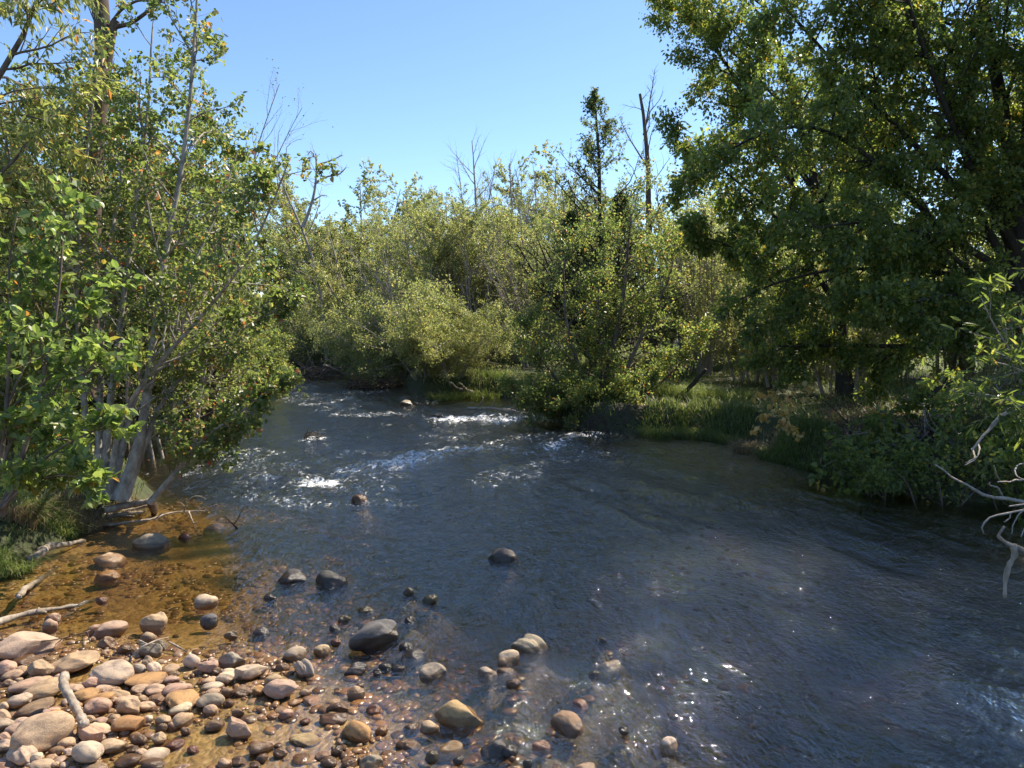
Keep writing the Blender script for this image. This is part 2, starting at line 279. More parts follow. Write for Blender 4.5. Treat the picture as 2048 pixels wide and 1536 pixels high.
zs(650, 1011, 2.9257, [
 (1040, 285, 170, 95, -8, 'dark', 'round', 'lone smooth dark grey boulder in the middle of the stream', 'lone midstream boulder'), (490, 500, 65, 50, 0, 'mossy'), (612, 548, 95, 58, -5, 'mossy'), (240, 600, 90, 40, 22, 'mossy', 'flat'), (115, 655, 70, 35, 14, 'mossy'), (60, 708, 70, 24, 0, 'dark'), (500, 665, 70, 40, 0, 'dark'), (475, 815, 85, 40, 0, 'dark'),
 (520, 858, 150, 62, 4, 'dark', 'flat', 'flat dark stone just downstream of the pyramid rock', 'flat dark stone'), (1195, 808, 200, 105, -5, 'grey', 'wedge', 'angular grey-green boulder in midstream beside a two-tone stone', 'angular grey-green boulder'), (1070, 890, 120, 90, 22, 'gtan', 'round'), (1060, 960, 140, 42, 0, 'brown', 'flat'), (950, 975, 115, 65, 0, 'grey', 'block'), (1100, 1037, 80, 58, 0, 'brown'),
 (630, 968, 150, 98, 10, 'grey', 'wedge', 'grey-green wedge stone with a flat facing side in shaded midstream', 'grey-green wedge stone'), (1615, 792, 65, 48, 0, 'dark'), (1665, 928, 170, 62, 5, 'grey', 'flat', 'low flat grey stone awash in the faster water', 'low flat grey stone'), (1575, 985, 70, 48, 0, 'dark'), (1490, 1145, 100, 42, 0, 'red', 'flat'),
 (785, 1200, 265, 140, -14, 'gold', 'block', 'big blunt golden-brown boulder, tallest in the near open water', 'golden-brown boulder'), (1420, 1265, 160, 125, -25, 'brown', 'flat', 'wet grey-brown slab barely breaking the near water', 'wet grey-brown slab'), (615, 1295, 105, 68, 0, 'tan'), (505, 1288, 100, 42, 0, 'brown', 'flat'), (485, 1392, 140, 52, 8, 'brown', 'flat'), (730, 1400, 140, 58, 20, 'gold', 'flat'),
 (625, 1465, 80, 62, 0, 'mossy'), (990, 1408, 150, 82, 5, 'slate', 'block'), (1080, 1432, 90, 58, 0, 'dark'), (780, 1487, 60, 38, 0, 'dark'), (1265, 1388, 110, 46, 0, 'red', 'flat'), (2010, 1395, 95, 108, 0, 'pale', 'round', 'pale pinkish stone standing alone in the dark near water', 'lone pale stone'), (1515, 1522, 150, 52, 0, 'pale', 'flat', 'pale stone cut by the bottom edge in open water', 'pale bottom-edge stone'),
 (1185, 1507, 50, 45, 0, 'dark'), (1750, 1312, 60, 38, 0, 'dark'), (1095, 1480, 40, 28, 0, 'red')])
zs(0, 1011, 2.9257, [
 (890, 200, 190, 90, 8, 'grey', 'round', 'large mottled grey boulder streaked by leaf shadow near the left bank', 'mottled grey boulder'), (1080, 174, 75, 38, 0, 'red'), (1255, 118, 120, 38, 0, 'gpink', 'flat', 'flat wet stone awash beside the stranded branch', 'flat awash stone'), (645, 297, 160, 56, 8, 'pale', 'flat', 'long pale stone lying in the amber shallows', 'long pale stone'), (630, 402, 140, 56, 0, 'orange', 'flat', 'smooth orange-brown stone barely above the amber shallows', 'smooth orange-brown stone'),
 (1705, 408, 180, 78, 9, 'dark', 'flat', 'long black stone left of the black boulder', 'long black stone'), (1935, 422, 190, 95, 0, 'dark', 'block', 'black boulder in the blue water where the shallows end', 'black boulder'), (900, 682, 130, 108, 0, 'tan', 'block', 'two-tone tan stone with a wet lower face in the shallows', 'two-tone tan stone'), (595, 552, 60, 38, 0, 'red'), (310, 652, 80, 42, 0, 'pink'), (1580, 532, 70, 34, 0, 'dark')])
zs(600, 600, 2.56, [(305, 1012, 80, 38, 0, 'brown', 'round', 'brown stone below the riffle with drift lodged behind it', 'drift-catching brown stone'), (705, 586, 80, 24, 0, 'grey', 'flat', 'flat grey rock in the sunny riffle', 'riffle rock'), (540, 521, 80, 24, 4, 'grey', 'flat', 'long low rock below the drooping willow bush', 'low rock')])
zs(1348, 500, 2.926, [(420, 1132, 130, 42, 0, 'grey', 'flat', 'flat pale grey rock at the foot of the grassy right bank', 'bank-foot rock'), (185, 1052, 40, 22, 0, 'brown')])

# ------------------------------------------------------------------ stream outline (waterlines, seen on the plane of the water)
LEFT = [at(u, v) for u, v in [(-150, 1200), (-20, 1172), (70, 1125), (150, 1084), (215, 1044), (312, 1014), (325, 985), (262, 925), (240, 888), (300, 845), (420, 805), (520, 772), (590, 748), (640, 731), (670, 722)]]
RIGHT = [at(u, v) for u, v in [(775, 722), (790, 742), (802, 772), (832, 792), (900, 794), (960, 792), (1040, 802), (1085, 833), (1125, 853), (1200, 863), (1290, 868), (1400, 870), (1470, 882), (1528, 897), (1548, 924), (1640, 940), (1730, 967), (1860, 997), (2048, 1018), (2400, 1085)]]
LP = np.array([p[:2] for p in LEFT]); RP = np.array([p[:2] for p in RIGHT])
LP = np.vstack([[-9, -25], [-7.5, -4], [-7.0, 3.5], LP, LP[-1] + [-4, 8], LP[-1] + [-14, 20]])
RP = np.vstack([RP[0] + [-12, 22], RP[0] + [-3.4, 8], RP, [8.6, 6.5], [9.5, 2], [10, -8], [11, -25]])
POLY = np.vstack([LP, RP])

def seg_dist(px, py, line):
    d = np.full(px.shape, 1e9)
    for a, b in zip(line[:-1], line[1:]):
        ab = b - a; t = np.clip(((px - a[0]) * ab[0] + (py - a[1]) * ab[1]) / (ab @ ab), 0, 1)
        d = np.minimum(d, np.hypot(px - a[0] - t * ab[0], py - a[1] - t * ab[1]))
    return d
def inside(px, py, poly):
    r = np.zeros(px.shape, bool); n = len(poly)
    for i in range(n):
        x1, y1 = poly[i]; x2, y2 = poly[(i + 1) % n]
        if y1 == y2: continue
        c = ((y1 > py) != (y2 > py)) & (px < (x2 - x1) * (py - y1) / (y2 - y1) + x1)
        r ^= c
    return r
BAR = np.array([at(u, v)[:2] for u, v in [(-1100, 1290), (0, 1302), (200, 1318), (470, 1340), (600, 1392), (668, 1470), (690, 1570)]] + [[-1.0, 2.2], [-2, .5], [-7, .5]])
SHAL = np.array([at(u, v)[:2] for u, v in [(-600, 1190), (60, 1130), (310, 1020), (420, 1040), (480, 1120), (460, 1210), (400, 1290), (480, 1340), (610, 1400), (670, 1480), (690, 1600)]] + [[-.9, 1.5], [-7, 1]])

SPOT = []                          # stones of the open stream sit on rises of its bed
for s_ in S:
    q_ = at(s_['u'], s_['v'] + s_['h'] * .12, .02); m_ = np.linalg.norm(q_ - [0, 0, H]) / FPX
    if s_['v'] < 1420 or s_['u'] > 650: SPOT.append((q_[0], q_[1], s_['w'] * m_ / 2))
def ground_z(px, py):
    px = np.asarray(px, float); py = np.asarray(py, float)
    dl, dr = seg_dist(px, py, LP), seg_dist(px, py, RP)
    d = np.minimum(dl, dr); ins = inside(px, py, POLY)
    n1 = fbm(px * 1.3, py * 1.3, 1) - .5; n2 = fbm(px * 5, py * 5, 2, 3) - .45
    # bed
    bar = inside(px, py, BAR); db = np.where(bar, 0, seg_dist(px, py, np.vstack([BAR, BAR[:1]])))
    sh = inside(px, py, SHAL); ds = np.where(sh, 0, seg_dist(px, py, np.vstack([SHAL, SHAL[:1]])))
    deep = .14 + .34 * sstep(0, 2.6, ds) + .25 * sstep(0, 4, px - 0.2)
    deep = np.where(py > 11.5, deep * .7, deep)
    depth = np.where(bar, 0, np.minimum(deep, .055 + .03 * sstep(0, 1.2, db) + deep * sstep(.1, 2.2, ds)) * sstep(0, .9, db))
    barz = .012 + .05 * n1 - .012
    bed = np.where(bar, barz, -depth * (.35 + .65 * sstep(0, .7, d)) + .06 * n1 * sstep(0, .5, db)) + .02 * n2
    for qx, qy, ra in SPOT:
        k_ = (np.abs(px - qx) < 1.2) & (np.abs(py - qy) < 1.2)
        if k_.any():
            dd = np.hypot(px[k_] - qx, py[k_] - qy); bed[k_] = np.maximum(bed[k_], -(ra * .8 + .02) - .9 * np.maximum(dd - ra * .7, 0))
    # bank
    hb = np.where(dl < dr, .34, .52)
    lip = .30 + .25 * fbm(px * .9, py * .9, 9)
    bank = -.05 + (hb + .05) * sstep(0, lip, d) + .3 * sstep(1, 9, d) + (.10 * n1 + .05 * n2) * sstep(.1, .8, d) + .8 * sstep(12, 60, d)
    return np.where(ins, bed, bank)
def gz(x, y): return float(ground_z(np.array([x]), np.array([y]))[0])

def axis(a, b, s, lo, hi, g=1.12):
    c = list(np.arange(a, b, s)); st = s; x = c[-1]
    while x < hi: st *= g; x += st; c.append(x)
    st = s; x = c[0]; pre = []
    while x > lo: st *= g; x -= st; pre.append(x)
    return np.array(pre[::-1] + c)
def grid(xs, ys, zf):
    X, Y = np.meshgrid(xs, ys); Z = zf(X, Y)
    V = np.stack([X, Y, Z], -1).reshape(-1, 3); nx, ny = len(xs), len(ys)
    i = (np.arange(ny - 1)[:, None] * nx + np.arange(nx - 1)[None]).ravel()
    return V, np.stack([i, i + 1, i + nx + 1, i + nx], -1), X, Y

def ground_mat():
    m, n, out = newmat('ground')
    g = nd(n, 'ShaderNodeNewGeometry'); s = nd(n, 'ShaderNodeSeparateXYZ'); n.links.new(g.outputs['Position'], s.inputs[0])
    v1 = nd(n, 'ShaderNodeTexVoronoi', i_Scale=11.0); v2 = nd(n, 'ShaderNodeTexVoronoi', i_Scale=30.0)
    no = nd(n, 'ShaderNodeTexNoise', i_Scale=1.4, i_Detail=6.0, i_Roughness=.6); nf = nd(n, 'ShaderNodeTexNoise', i_Scale=28.0, i_Detail=5.0, i_Roughness=.7)
    dist = nd(n, 'ShaderNodeTexNoise', i_Scale=5.0, i_Detail=2.0)
    n.links.new(g.outputs['Position'], dist.inputs['Vector'])
    wp = nd(n, 'ShaderNodeVectorMath', operation='MULTIPLY_ADD'); wp.inputs[1].default_value = (.12, .12, .12)
    n.links.new(dist.outputs['Color'], wp.inputs[0]); n.links.new(g.outputs['Position'], wp.inputs[2])
    for x in (v1, v2, no, nf): n.links.new(wp.outputs[0], x.inputs['Vector'])
    peb = mixc(n, .5, ramp(n, v1.outputs['Color'], [(0, (.14, .09, .04)), (.35, (.34, .21, .08)), (.7, (.5, .32, .12)), (1, (.6, .44, .22))]),
               ramp(n, v2.outputs['Color'], [(0, (.10, .07, .035)), (.5, (.38, .24, .09)), (1, (.62, .43, .19))]))
    peb = mixc(n, 1.0, peb, ramp(n, nf.outputs['Fac'], [(.3, .6), (.7, 1.3)]), 'MULTIPLY')
    sand = ramp(n, nf.outputs['Fac'], [(.3, (.27, .17, .075)), (.7, (.45, .29, .13))])
    bed = mixc(n, ramp(n, no.outputs['Fac'], [(.42, 0.0), (.56, 1.0)]), sand, peb)
    shade_noise = nd(n, 'ShaderNodeTexNoise', i_Scale=.55, i_Detail=5.0); n.links.new(g.outputs['Position'], shade_noise.inputs['Vector'])
    aa = nd(n, 'ShaderNodeAttribute', attribute_name='depth_shade')
    bed = mixc(n, math_(n, 'MULTIPLY', aa.outputs['Fac'], ramp(n, shade_noise.outputs['Fac'], [(.35, .8), (.55, .97)])), bed, (.018, .024, .016))  # bed painted near-black outside the shallows, imitating light lost with depth
    soil = ramp(n, nf.outputs['Fac'], [(.3, (.022, .015, .009)), (.55, (.05, .036, .02)), (.75, (.10, .075, .045))])
    moss = ramp(n, no.outputs['Fac'], [(.4, (.03, .05, .012)), (.65, (.06, .07, .022))])
    soil = mixc(n, ramp(n, no.outputs['Fac'], [(.35, 0.0), (.5, .85)]), soil, moss)
    f = nd(n, 'ShaderNodeAttribute', attribute_name='bank')
    c = mixc(n, f.outputs['Fac'], bed, soil)
    p = nd(n, 'ShaderNodeBsdfPrincipled'); n.links.new(c, p.inputs['Base Color'])
    n.links.new(math_(n, 'ADD', .35, math_(n, 'MULTIPLY', f.outputs['Fac'], .5)), p.inputs['Roughness'])
    b = nd(n, 'ShaderNodeBump', i_Strength=.8, i_Distance=.03)
    hh = math_(n, 'ADD', math_(n, 'MULTIPLY', v1.outputs['Distance'], -.9), math_(n, 'ADD', math_(n, 'MULTIPLY', v2.outputs['Distance'], -.5), math_(n, 'MULTIPLY', nf.outputs['Fac'], .5)))
    n.links.new(hh, b.inputs['Height']); n.links.new(b.outputs[0], p.inputs['Normal']); n.links.new(p.outputs[0], out.inputs[0]); return m
V, Q, _, _ = grid(axis(-9, 9.5, .075, -900, 900, 1.13), axis(2.6, 20, .075, -120, 1500, 1.10), ground_z)
ground = link('ground', mesh_np('ground', V, Q, mat=ground_mat(), attrs={'bank': np.where(inside(V[:, 0], V[:, 1], POLY), 0, sstep(0, .10, np.minimum(seg_dist(V[:, 0], V[:, 1], LP), seg_dist(V[:, 0], V[:, 1], RP)))), 'depth_shade': sstep(.0, .55, np.where(inside(V[:, 0], V[:, 1], SHAL), 0, seg_dist(V[:, 0], V[:, 1], np.vstack([SHAL, SHAL[:1]]))) + .3 * (fbm(V[:, 0] * 2, V[:, 1] * 2, 81) - .5))})); tag(ground, kind='structure')

# ------------------------------------------------------------------ water
STREAKS = []                      # riffles: polyline on the water, width, strength
for pts, wd, st in [
    ([(640, 968), (720, 940), (790, 925), (860, 912), (1000, 893)], .30, 1.0), ([(720, 960), (800, 945)], .18, .6),
    ([(790, 925), (830, 915)], .25, 1.3), ([(980, 900), (1000, 893)], .2, .9),
    ([(900, 838), (960, 832), (1010, 838)], .45, 1.3), ([(700, 828), (800, 826)], .35, .8),
    ([(380, 945), (470, 935), (570, 930)], .22, .7), ([(640, 1010), (560, 1000), (500, 985)], .2, .5),
    ([(1100, 893), (1150, 878), (1205, 868)], .22, .9), ([(620, 880), (640, 876)], .15, .8), ([(620, 808), (700, 800)], .35, .6),
    ([(700, 742), (735, 738)], .8, 1.0), ([(640, 790), (750, 785)], .4, .5),
   
    ([(720, 1005), (760, 1000), (810, 1010)], .12, .5), ([(860, 870), (980, 880), (1080, 870)], .25, .45)]:
    STREAKS.append((np.array([at(u, v)[:2] for u, v in pts]), wd, st))
def foam_at(X, Y):
    f = np.zeros(X.shape)
    for line, wd, st in STREAKS:
        if len(line) > 1: f = np.maximum(f, st * np.exp(-(seg_dist(X, Y, line) / (wd * 1.5)) ** 2))
    sp_ = sstep(.46, .58, fbm(X * .9, Y * .6, 71, 3)) * .55 * sstep(8.5, 11, Y) * (1 - sstep(1.5, 3.5, X))  # sparse white speckle stands in for sun sparkles as well as foam
    return np.maximum(f * (.65 + .9 * vn(X * 2.3, Y * 2.3, 77)), sp_)
CHOP = [(np.array([at(u, v)[:2] for u, v in p]), wd, a) for p, wd, a in [
    ([(1000, 900), (1250, 960), (1450, 1080), (1600, 1250), (1850, 1480)], .9, .8), ([(1600, 1050), (1900, 1200), (2100, 1400)], 1.2, .7),
    ([(600, 960), (1000, 880), (1200, 870)], .9, 1.0), ([(650, 780), (900, 830), (1050, 840)], 1.6, 1.0)]]
def water_z(X, Y):
    fo = foam_at(X, Y)
    ch = np.zeros(X.shape)
    for line, wd, a in CHOP: ch = np.maximum(ch, a * np.exp(-(seg_dist(X, Y, line) / wd) ** 2))
    a = .15 + .15 * ch + .9 * fo
    a = a * np.where(inside(X, Y, BAR), .1, 1)
    calm = inside(X, Y, SHAL); a = np.where(calm, a * .4, a)
    # ripples run downstream, bent a little towards the outer bank
    Xr = X + .10 * Y; s = 1.0
    z = (fbm(Xr * 3.4, Y * 1.9, 11, 3) - .44) * .075 + (vn(Xr * 9, Y * 5.5, 21) - .5) * .032 + (vn(Xr * 19, Y * 12, 31) - .5) * .013
    ridge = 1 - np.abs(2 * vn(Xr * 2.6, Y * 1.2, 41) - 1)
    z = z + (ridge ** 2 - .33) * .03 * np.minimum(ch, 1)
    roll = (fbm(Xr * 1.5 + .4 * Y, Y * .75, 51, 2) - .37) * .10 + (1 - np.abs(2 * vn(Xr * 2.0 + .5 * Y, Y * .8, 61) - 1) - .5) * .045
    return z * np.minimum(a, 1.6) * 1.35 + roll * np.clip(.5 + ch, 0, 1.25) * np.where(calm, .1, 1) * sstep(0, .8, seg_dist(X, Y, np.vstack([SHAL, SHAL[:1]])))

def water_mat():
    m, n, out = newmat('stream_water')
    g = nd(n, 'ShaderNodeNewGeometry')
    mp = nd(n, 'ShaderNodeMapping'); mp.inputs['Scale'].default_value = (1.0, .55, 1.0); mp.inputs['Rotation'].default_value = (0, 0, R(-10))
    n.links.new(g.outputs['Position'], mp.inputs[0])
    n1 = nd(n, 'ShaderNodeTexNoise', i_Scale=7.0, i_Detail=6.0, i_Roughness=.62, i_Distortion=.8); n.links.new(mp.outputs[0], n1.inputs['Vector'])
    n2 = nd(n, 'ShaderNodeTexNoise', i_Scale=26.0, i_Detail=4.0, i_Roughness=.6, i_Distortion=.4); n.links.new(mp.outputs[0], n2.inputs['Vector'])
    ca = nd(n, 'ShaderNodeAttribute', attribute_name='chop')
    hh = math_(n, 'ADD', math_(n, 'MULTIPLY', n1.outputs['Fac'], 1.0), math_(n, 'MULTIPLY', n2.outputs['Fac'], .34))
    n4 = nd(n, 'ShaderNodeTexNoise', i_Scale=12.0, i_Detail=2.0, i_Roughness=.5, i_Distortion=1.0); n.links.new(mp.outputs[0], n4.inputs['Vector'])
    hh = math_(n, 'SUBTRACT', hh, math_(n, 'MULTIPLY', math_(n, 'ABSOLUTE', math_(n, 'SUBTRACT', n4.outputs['Fac'], .5)), .9))
    b = nd(n, 'ShaderNodeBump', i_Distance=.18)
    n.links.new(math_(n, 'MULTIPLY', ca.outputs['Fac'], .75), b.inputs['Strength'])
    n.links.new(hh, b.inputs['Height'])
    # reflectance by Schlick, the same from above and from below (the surface does not bend the light)
    dt = nd(n, 'ShaderNodeVectorMath', operation='DOT_PRODUCT'); n.links.new(b.outputs[0], dt.inputs[0]); n.links.new(g.outputs['Incoming'], dt.inputs[1])
    om = math_(n, 'SUBTRACT', 1.0, math_(n, 'MINIMUM', math_(n, 'ABSOLUTE', dt.outputs['Value']), 1.0))
    fres = math_(n, 'ADD', .17, math_(n, 'MULTIPLY', .83, math_(n, 'POWER', om, 5.0)))
    tr = nd(n, 'ShaderNodeBsdfTransparent'); tr.inputs[0].default_value = (.93, .89, .8, 1)
    gl = nd(n, 'ShaderNodeBsdfGlossy', i_Roughness=.024); gl.inputs[0].default_value = (1, 1, 1, 1); n.links.new(b.outputs[0], gl.inputs['Normal'])
    mx = nd(n, 'ShaderNodeMixShader'); n.links.new(fres, mx.inputs[0]); n.links.new(tr.outputs[0], mx.inputs[1]); n.links.new(gl.outputs[0], mx.inputs[2])
    # foam: broken white bubbles on the riffles, with painted sparkle upstream
    fa = nd(n, 'ShaderNodeAttribute', attribute_name='foam')
    mp2 = nd(n, 'ShaderNodeMapping'); mp2.inputs['Scale'].default_value = (1.0, .7, 1.0); n.links.new(g.outputs['Position'], mp2.inputs[0])
    n3 = nd(n, 'ShaderNodeTexNoise', i_Scale=11.0, i_Detail=9.0, i_Roughness=.82, i_Distortion=.8); n.links.new(mp2.outputs[0], n3.inputs['Vector'])
    fm = math_(n, 'ADD', n3.outputs['Fac'], math_(n, 'MULTIPLY', fa.outputs['Fac'], .125))
    fmask = ramp(n, fm, [(.625, 0.0), (.70, .9)])
    gate = math_(n, 'MULTIPLY', fmask, math_(n, 'MINIMUM', math_(n, 'MULTIPLY', fa.outputs['Fac'], 4.0), 1.0))
    df = nd(n, 'ShaderNodeBsdfDiffuse'); df.inputs[0].default_value = (.8, .82, .84, 1)
    mx2 = nd(n, 'ShaderNodeMixShader'); n.links.new(gate, mx2.inputs[0]); n.links.new(mx.outputs[0], mx2.inputs[1]); n.links.new(df.outputs[0], mx2.inputs[2])
    n.links.new(mx2.outputs[0], out.inputs[0])
    va = nd(n, 'ShaderNodeVolumeAbsorption', i_Density=3.6); va.inputs[0].default_value = (.58, .48, .24, 1)
    n.links.new(va.outputs[0], out.inputs['Volume'])
    m.cycles.homogeneous_volume = True if hasattr(m.cycles, 'homogeneous_volume') else None
    return m
wx = axis(-4.5, 6.5, .032, -22, 14, 1.1); wy = axis(3.0, 9, .03, -20, 62, 1.008)
V, Q, X, Y = grid(wx, wy, water_z)
fo = foam_at(X, Y).ravel()
ch = np.zeros(X.shape)
for line, wd, a in CHOP: ch = np.maximum(ch, a * np.exp(-(seg_dist(X, Y, line) / wd) ** 2))
calm = np.where(inside(X, Y, BAR), .12, np.where(inside(X, Y, SHAL), .28, .55))
# soften the change from calm margin to open stream
ds = np.where(inside(X, Y, SHAL), 0, seg_dist(X, Y, np.vstack([SHAL, SHAL[:1]])))
chop = (calm + .25 * sstep(0, 1.5, ds) * ch).ravel() * np.where(inside(X, Y, BAR), 1, .55 + .45 * sstep(0, 1.2, ds)).ravel()
nx, ny = len(wx), len(wy); nv = len(V)
rim = np.concatenate([np.arange(nx), np.arange(1, ny) * nx + nx - 1, (ny - 1) * nx + np.arange(nx - 2, -1, -1), np.arange(ny - 2, 0, -1) * nx])
low = V[rim].copy(); low[:, 2] = -3.0
lo_i = nv + np.arange(len(rim)); nxt = np.roll(np.arange(len(rim)), -1)
side = np.stack([rim, lo_i, lo_i[nxt], rim[nxt]], -1)
cen = np.array([[V[:, 0].mean(), 20, -3.0]]); ci = nv + len(rim)
bot = np.stack([lo_i, np.full(len(rim), ci), lo_i[nxt]], -1)
allv = np.vstack([V, low, cen]); pad = np.zeros(len(rim) + 1)
water = link('water', mesh_np('water', allv, np.vstack([Q, side]), bot, mat=water_mat(), attrs={'foam': np.concatenate([fo, pad]), 'chop': np.concatenate([chop, pad])}))
tag(water, kind='structure')
# ------------------------------------------------------------------ branching
UP = np.array([0, 0, 1.0])
def perp(d):
    a = np.where(np.abs(d[..., 2:3]) > .9, np.array([1.0, 0, 0]), UP)
    u = norm(np.cross(d, a)); return u, np.cross(d, u)
def grow(rng, P0, D0, L, n, wander, trop):
    P = [P0]; d = norm(D0)
    for k in range(n):
        d = norm(d + rng.normal(0, wander, d.shape) + trop * UP)
        P.append(P[-1] + d * (L / n)[:, None])
    return np.stack(P, 1)
def sub(rng, P, Rr, m, t0, t1, ang, lenf, rad=.6, L=None):
    B, n1, _ = P.shape; n = n1 - 1
    t = (np.arange(m)[None] + rng.random((B, m))) / m * (t1 - t0) + t0
    i = np.minimum((t * n).astype(int), n - 1); f = t * n - i
    bi = np.arange(B)[:, None]
    a, b = P[bi, i], P[bi, i + 1]
    p = a + (b - a) * f[..., None]; d = norm(b - a)
    rp = Rr[bi, i] * (1 - f) + Rr[bi, i + 1] * f
    u, v = perp(d)
    ph = rng.random((B, m, 1)) * 6.283; an = np.radians(rng.normal(ang[0], ang[1], (B, m, 1)))
    nd_ = d * np.cos(an) + (u * np.cos(ph) + v * np.sin(ph)) * np.sin(an)
    plen = np.linalg.norm(np.diff(P, axis=1), axis=2).sum(1)[:, None]
    ln = plen * lenf(t) * rng.uniform(.65, 1.3, (B, m))
    r = np.minimum(rp * rad, .0045 + ln * .012)
    return p.reshape(-1, 3), nd_.reshape(-1, 3), ln.ravel(), r.ravel()
def taper(r0, n, end=.22, flare=0):
    t = np.linspace(0, 1, n + 1)[None]
    return r0[:, None] * ((1 - t) * (1 - end) + end) * (1 + flare * np.exp(-t * 14))
def tube(P, Rr, k, caps=False):
    B, n1, _ = P.shape
    if caps:
        P = np.concatenate([P[:, :1], P, P[:, -1:]], 1); Rr = np.concatenate([Rr[:, :1] * .02, Rr, Rr[:, -1:] * .02], 1); n1 += 2
        T = np.zeros_like(P); c = P[:, 1:-1]; tt = np.empty_like(c); tt[:, 1:-1] = c[:, 2:] - c[:, :-2]; tt[:, 0] = c[:, 1] - c[:, 0]; tt[:, -1] = c[:, -1] - c[:, -2]
        T[:, 1:-1] = tt; T[:, 0] = tt[:, 0]; T[:, -1] = tt[:, -1]
    else:
        T = np.empty_like(P); T[:, 1:-1] = P[:, 2:] - P[:, :-2]; T[:, 0] = P[:, 1] - P[:, 0]; T[:, -1] = P[:, -1] - P[:, -2]
    T = norm(T)
    ref = np.where(np.abs(T.mean(1, keepdims=True)[..., 1:2]) > .8, np.array([1.0, 0, 0]), np.array([0, 1.0, 0]))
    u = norm(np.cross(T, np.broadcast_to(ref, T.shape))); v = np.cross(T, u)
    a = np.arange(k) / k * 2 * math.pi
    V = P[:, :, None] + Rr[:, :, None, None] * (u[:, :, None] * np.cos(a)[:, None] + v[:, :, None] * np.sin(a)[:, None])
    V = V.reshape(-1, 3)
    b = np.arange(B)[:, None, None] * (n1 * k); i = np.arange(n1 - 1)[None, :, None] * k; j = np.arange(k)[None, None]
    j2 = (j + 1) % k
    F = np.stack([b + i + j, b + i + j2, b + i + k + j2, b + i + k + j], -1).reshape(-1, 4)
    return V, F
class Geo:
    def __init__(s): s.v, s.f, s.n = [], [], 0
    def add(s, V, F):
        s.v.append(V); s.f.append(F + s.n); s.n += len(V)
    def get(s): return np.vstack(s.v), np.vstack(s.f)
def leaves(rng, P, m, size, t0=.1, six=False, width=.6, droop=.35, spread=.8, off=.03, upb=.7, var=.3):
    B, n1, _ = P.shape; n = n1 - 1
    t = rng.uniform(t0, 1.0, (B, m)); i = np.minimum((t * n).astype(int), n - 1); f = (t * n - i)[..., None]
    bi = np.arange(B)[:, None]; a, b = P[bi, i], P[bi, i + 1]
    p = (a + (b - a) * f).reshape(-1, 3); d = norm(b - a).reshape(-1, 3); N = len(p)
    p = p + rng.normal(0, off, (N, 3))
    l = norm(d * .5 + norm(rng.normal(0, 1, (N, 3))) * spread - UP * droop)
    nm = norm(UP * upb + rng.normal(0, .6, (N, 3))); w_ = norm(np.cross(l, nm)); nm = np.cross(w_, l)
    s = size * rng.uniform(1 - var, 1 + var, (N, 1)); ww = s * width * rng.uniform(.8, 1.2, (N, 1))
    if six:
        fold = ww * rng.uniform(.05, .3, (N, 1)); cv = s * rng.uniform(-.05, .22, (N, 1))
        q = [p, p + l * s * .28 + w_ * ww * .46 + nm * fold, p + l * s * .68 + w_ * ww * .40 + nm * (fold - cv * .4), p + l * s - nm * cv,
             p + l * s * .68 - w_ * ww * .40 + nm * (fold - cv * .4), p + l * s * .28 - w_ * ww * .46 + nm * fold]
        V = np.stack(q, 1).reshape(-1, 3); o = np.arange(N)[:, None] * 6
        F = np.stack([o + [0, 1, 2, 3], o + [0, 3, 4, 5]], 1).reshape(-1, 4); rep = 2
    else:
        fold = ww * rng.uniform(.0, .3, (N, 1))
        V = np.stack([p, p + l * s * .42 + w_ * ww * .5 + nm * fold, p + l * s, p + l * s * .42 - w_ * ww * .5 + nm * fold], 1).reshape(-1, 3)
        F = np.arange(N)[:, None] * 4 + np.arange(4)[None]; rep = 1
    cl = rng.normal(.0, .13, (B, 1)) + np.clip(rng.normal(.45, .2, (B, m)), 0, 1)
    cl = np.where(rng.random((B, m)) < .03, rng.uniform(.9, 1, (B, m)), np.clip(cl, 0, .97))
    return V, F, np.repeat(cl.ravel(), rep)
def resample(pts, n):
    pts = np.asarray(pts, float); s = np.concatenate([[0], np.cumsum(np.linalg.norm(np.diff(pts, axis=0), axis=1))])
    t = np.linspace(0, s[-1], n + 1)
    out = np.stack([np.interp(t, s, pts[:, k]) for k in range(3)], -1)
    for _ in range(2): out[1:-1] = out[1:-1] * .5 + (out[:-2] + out[2:]) * .25
    return out

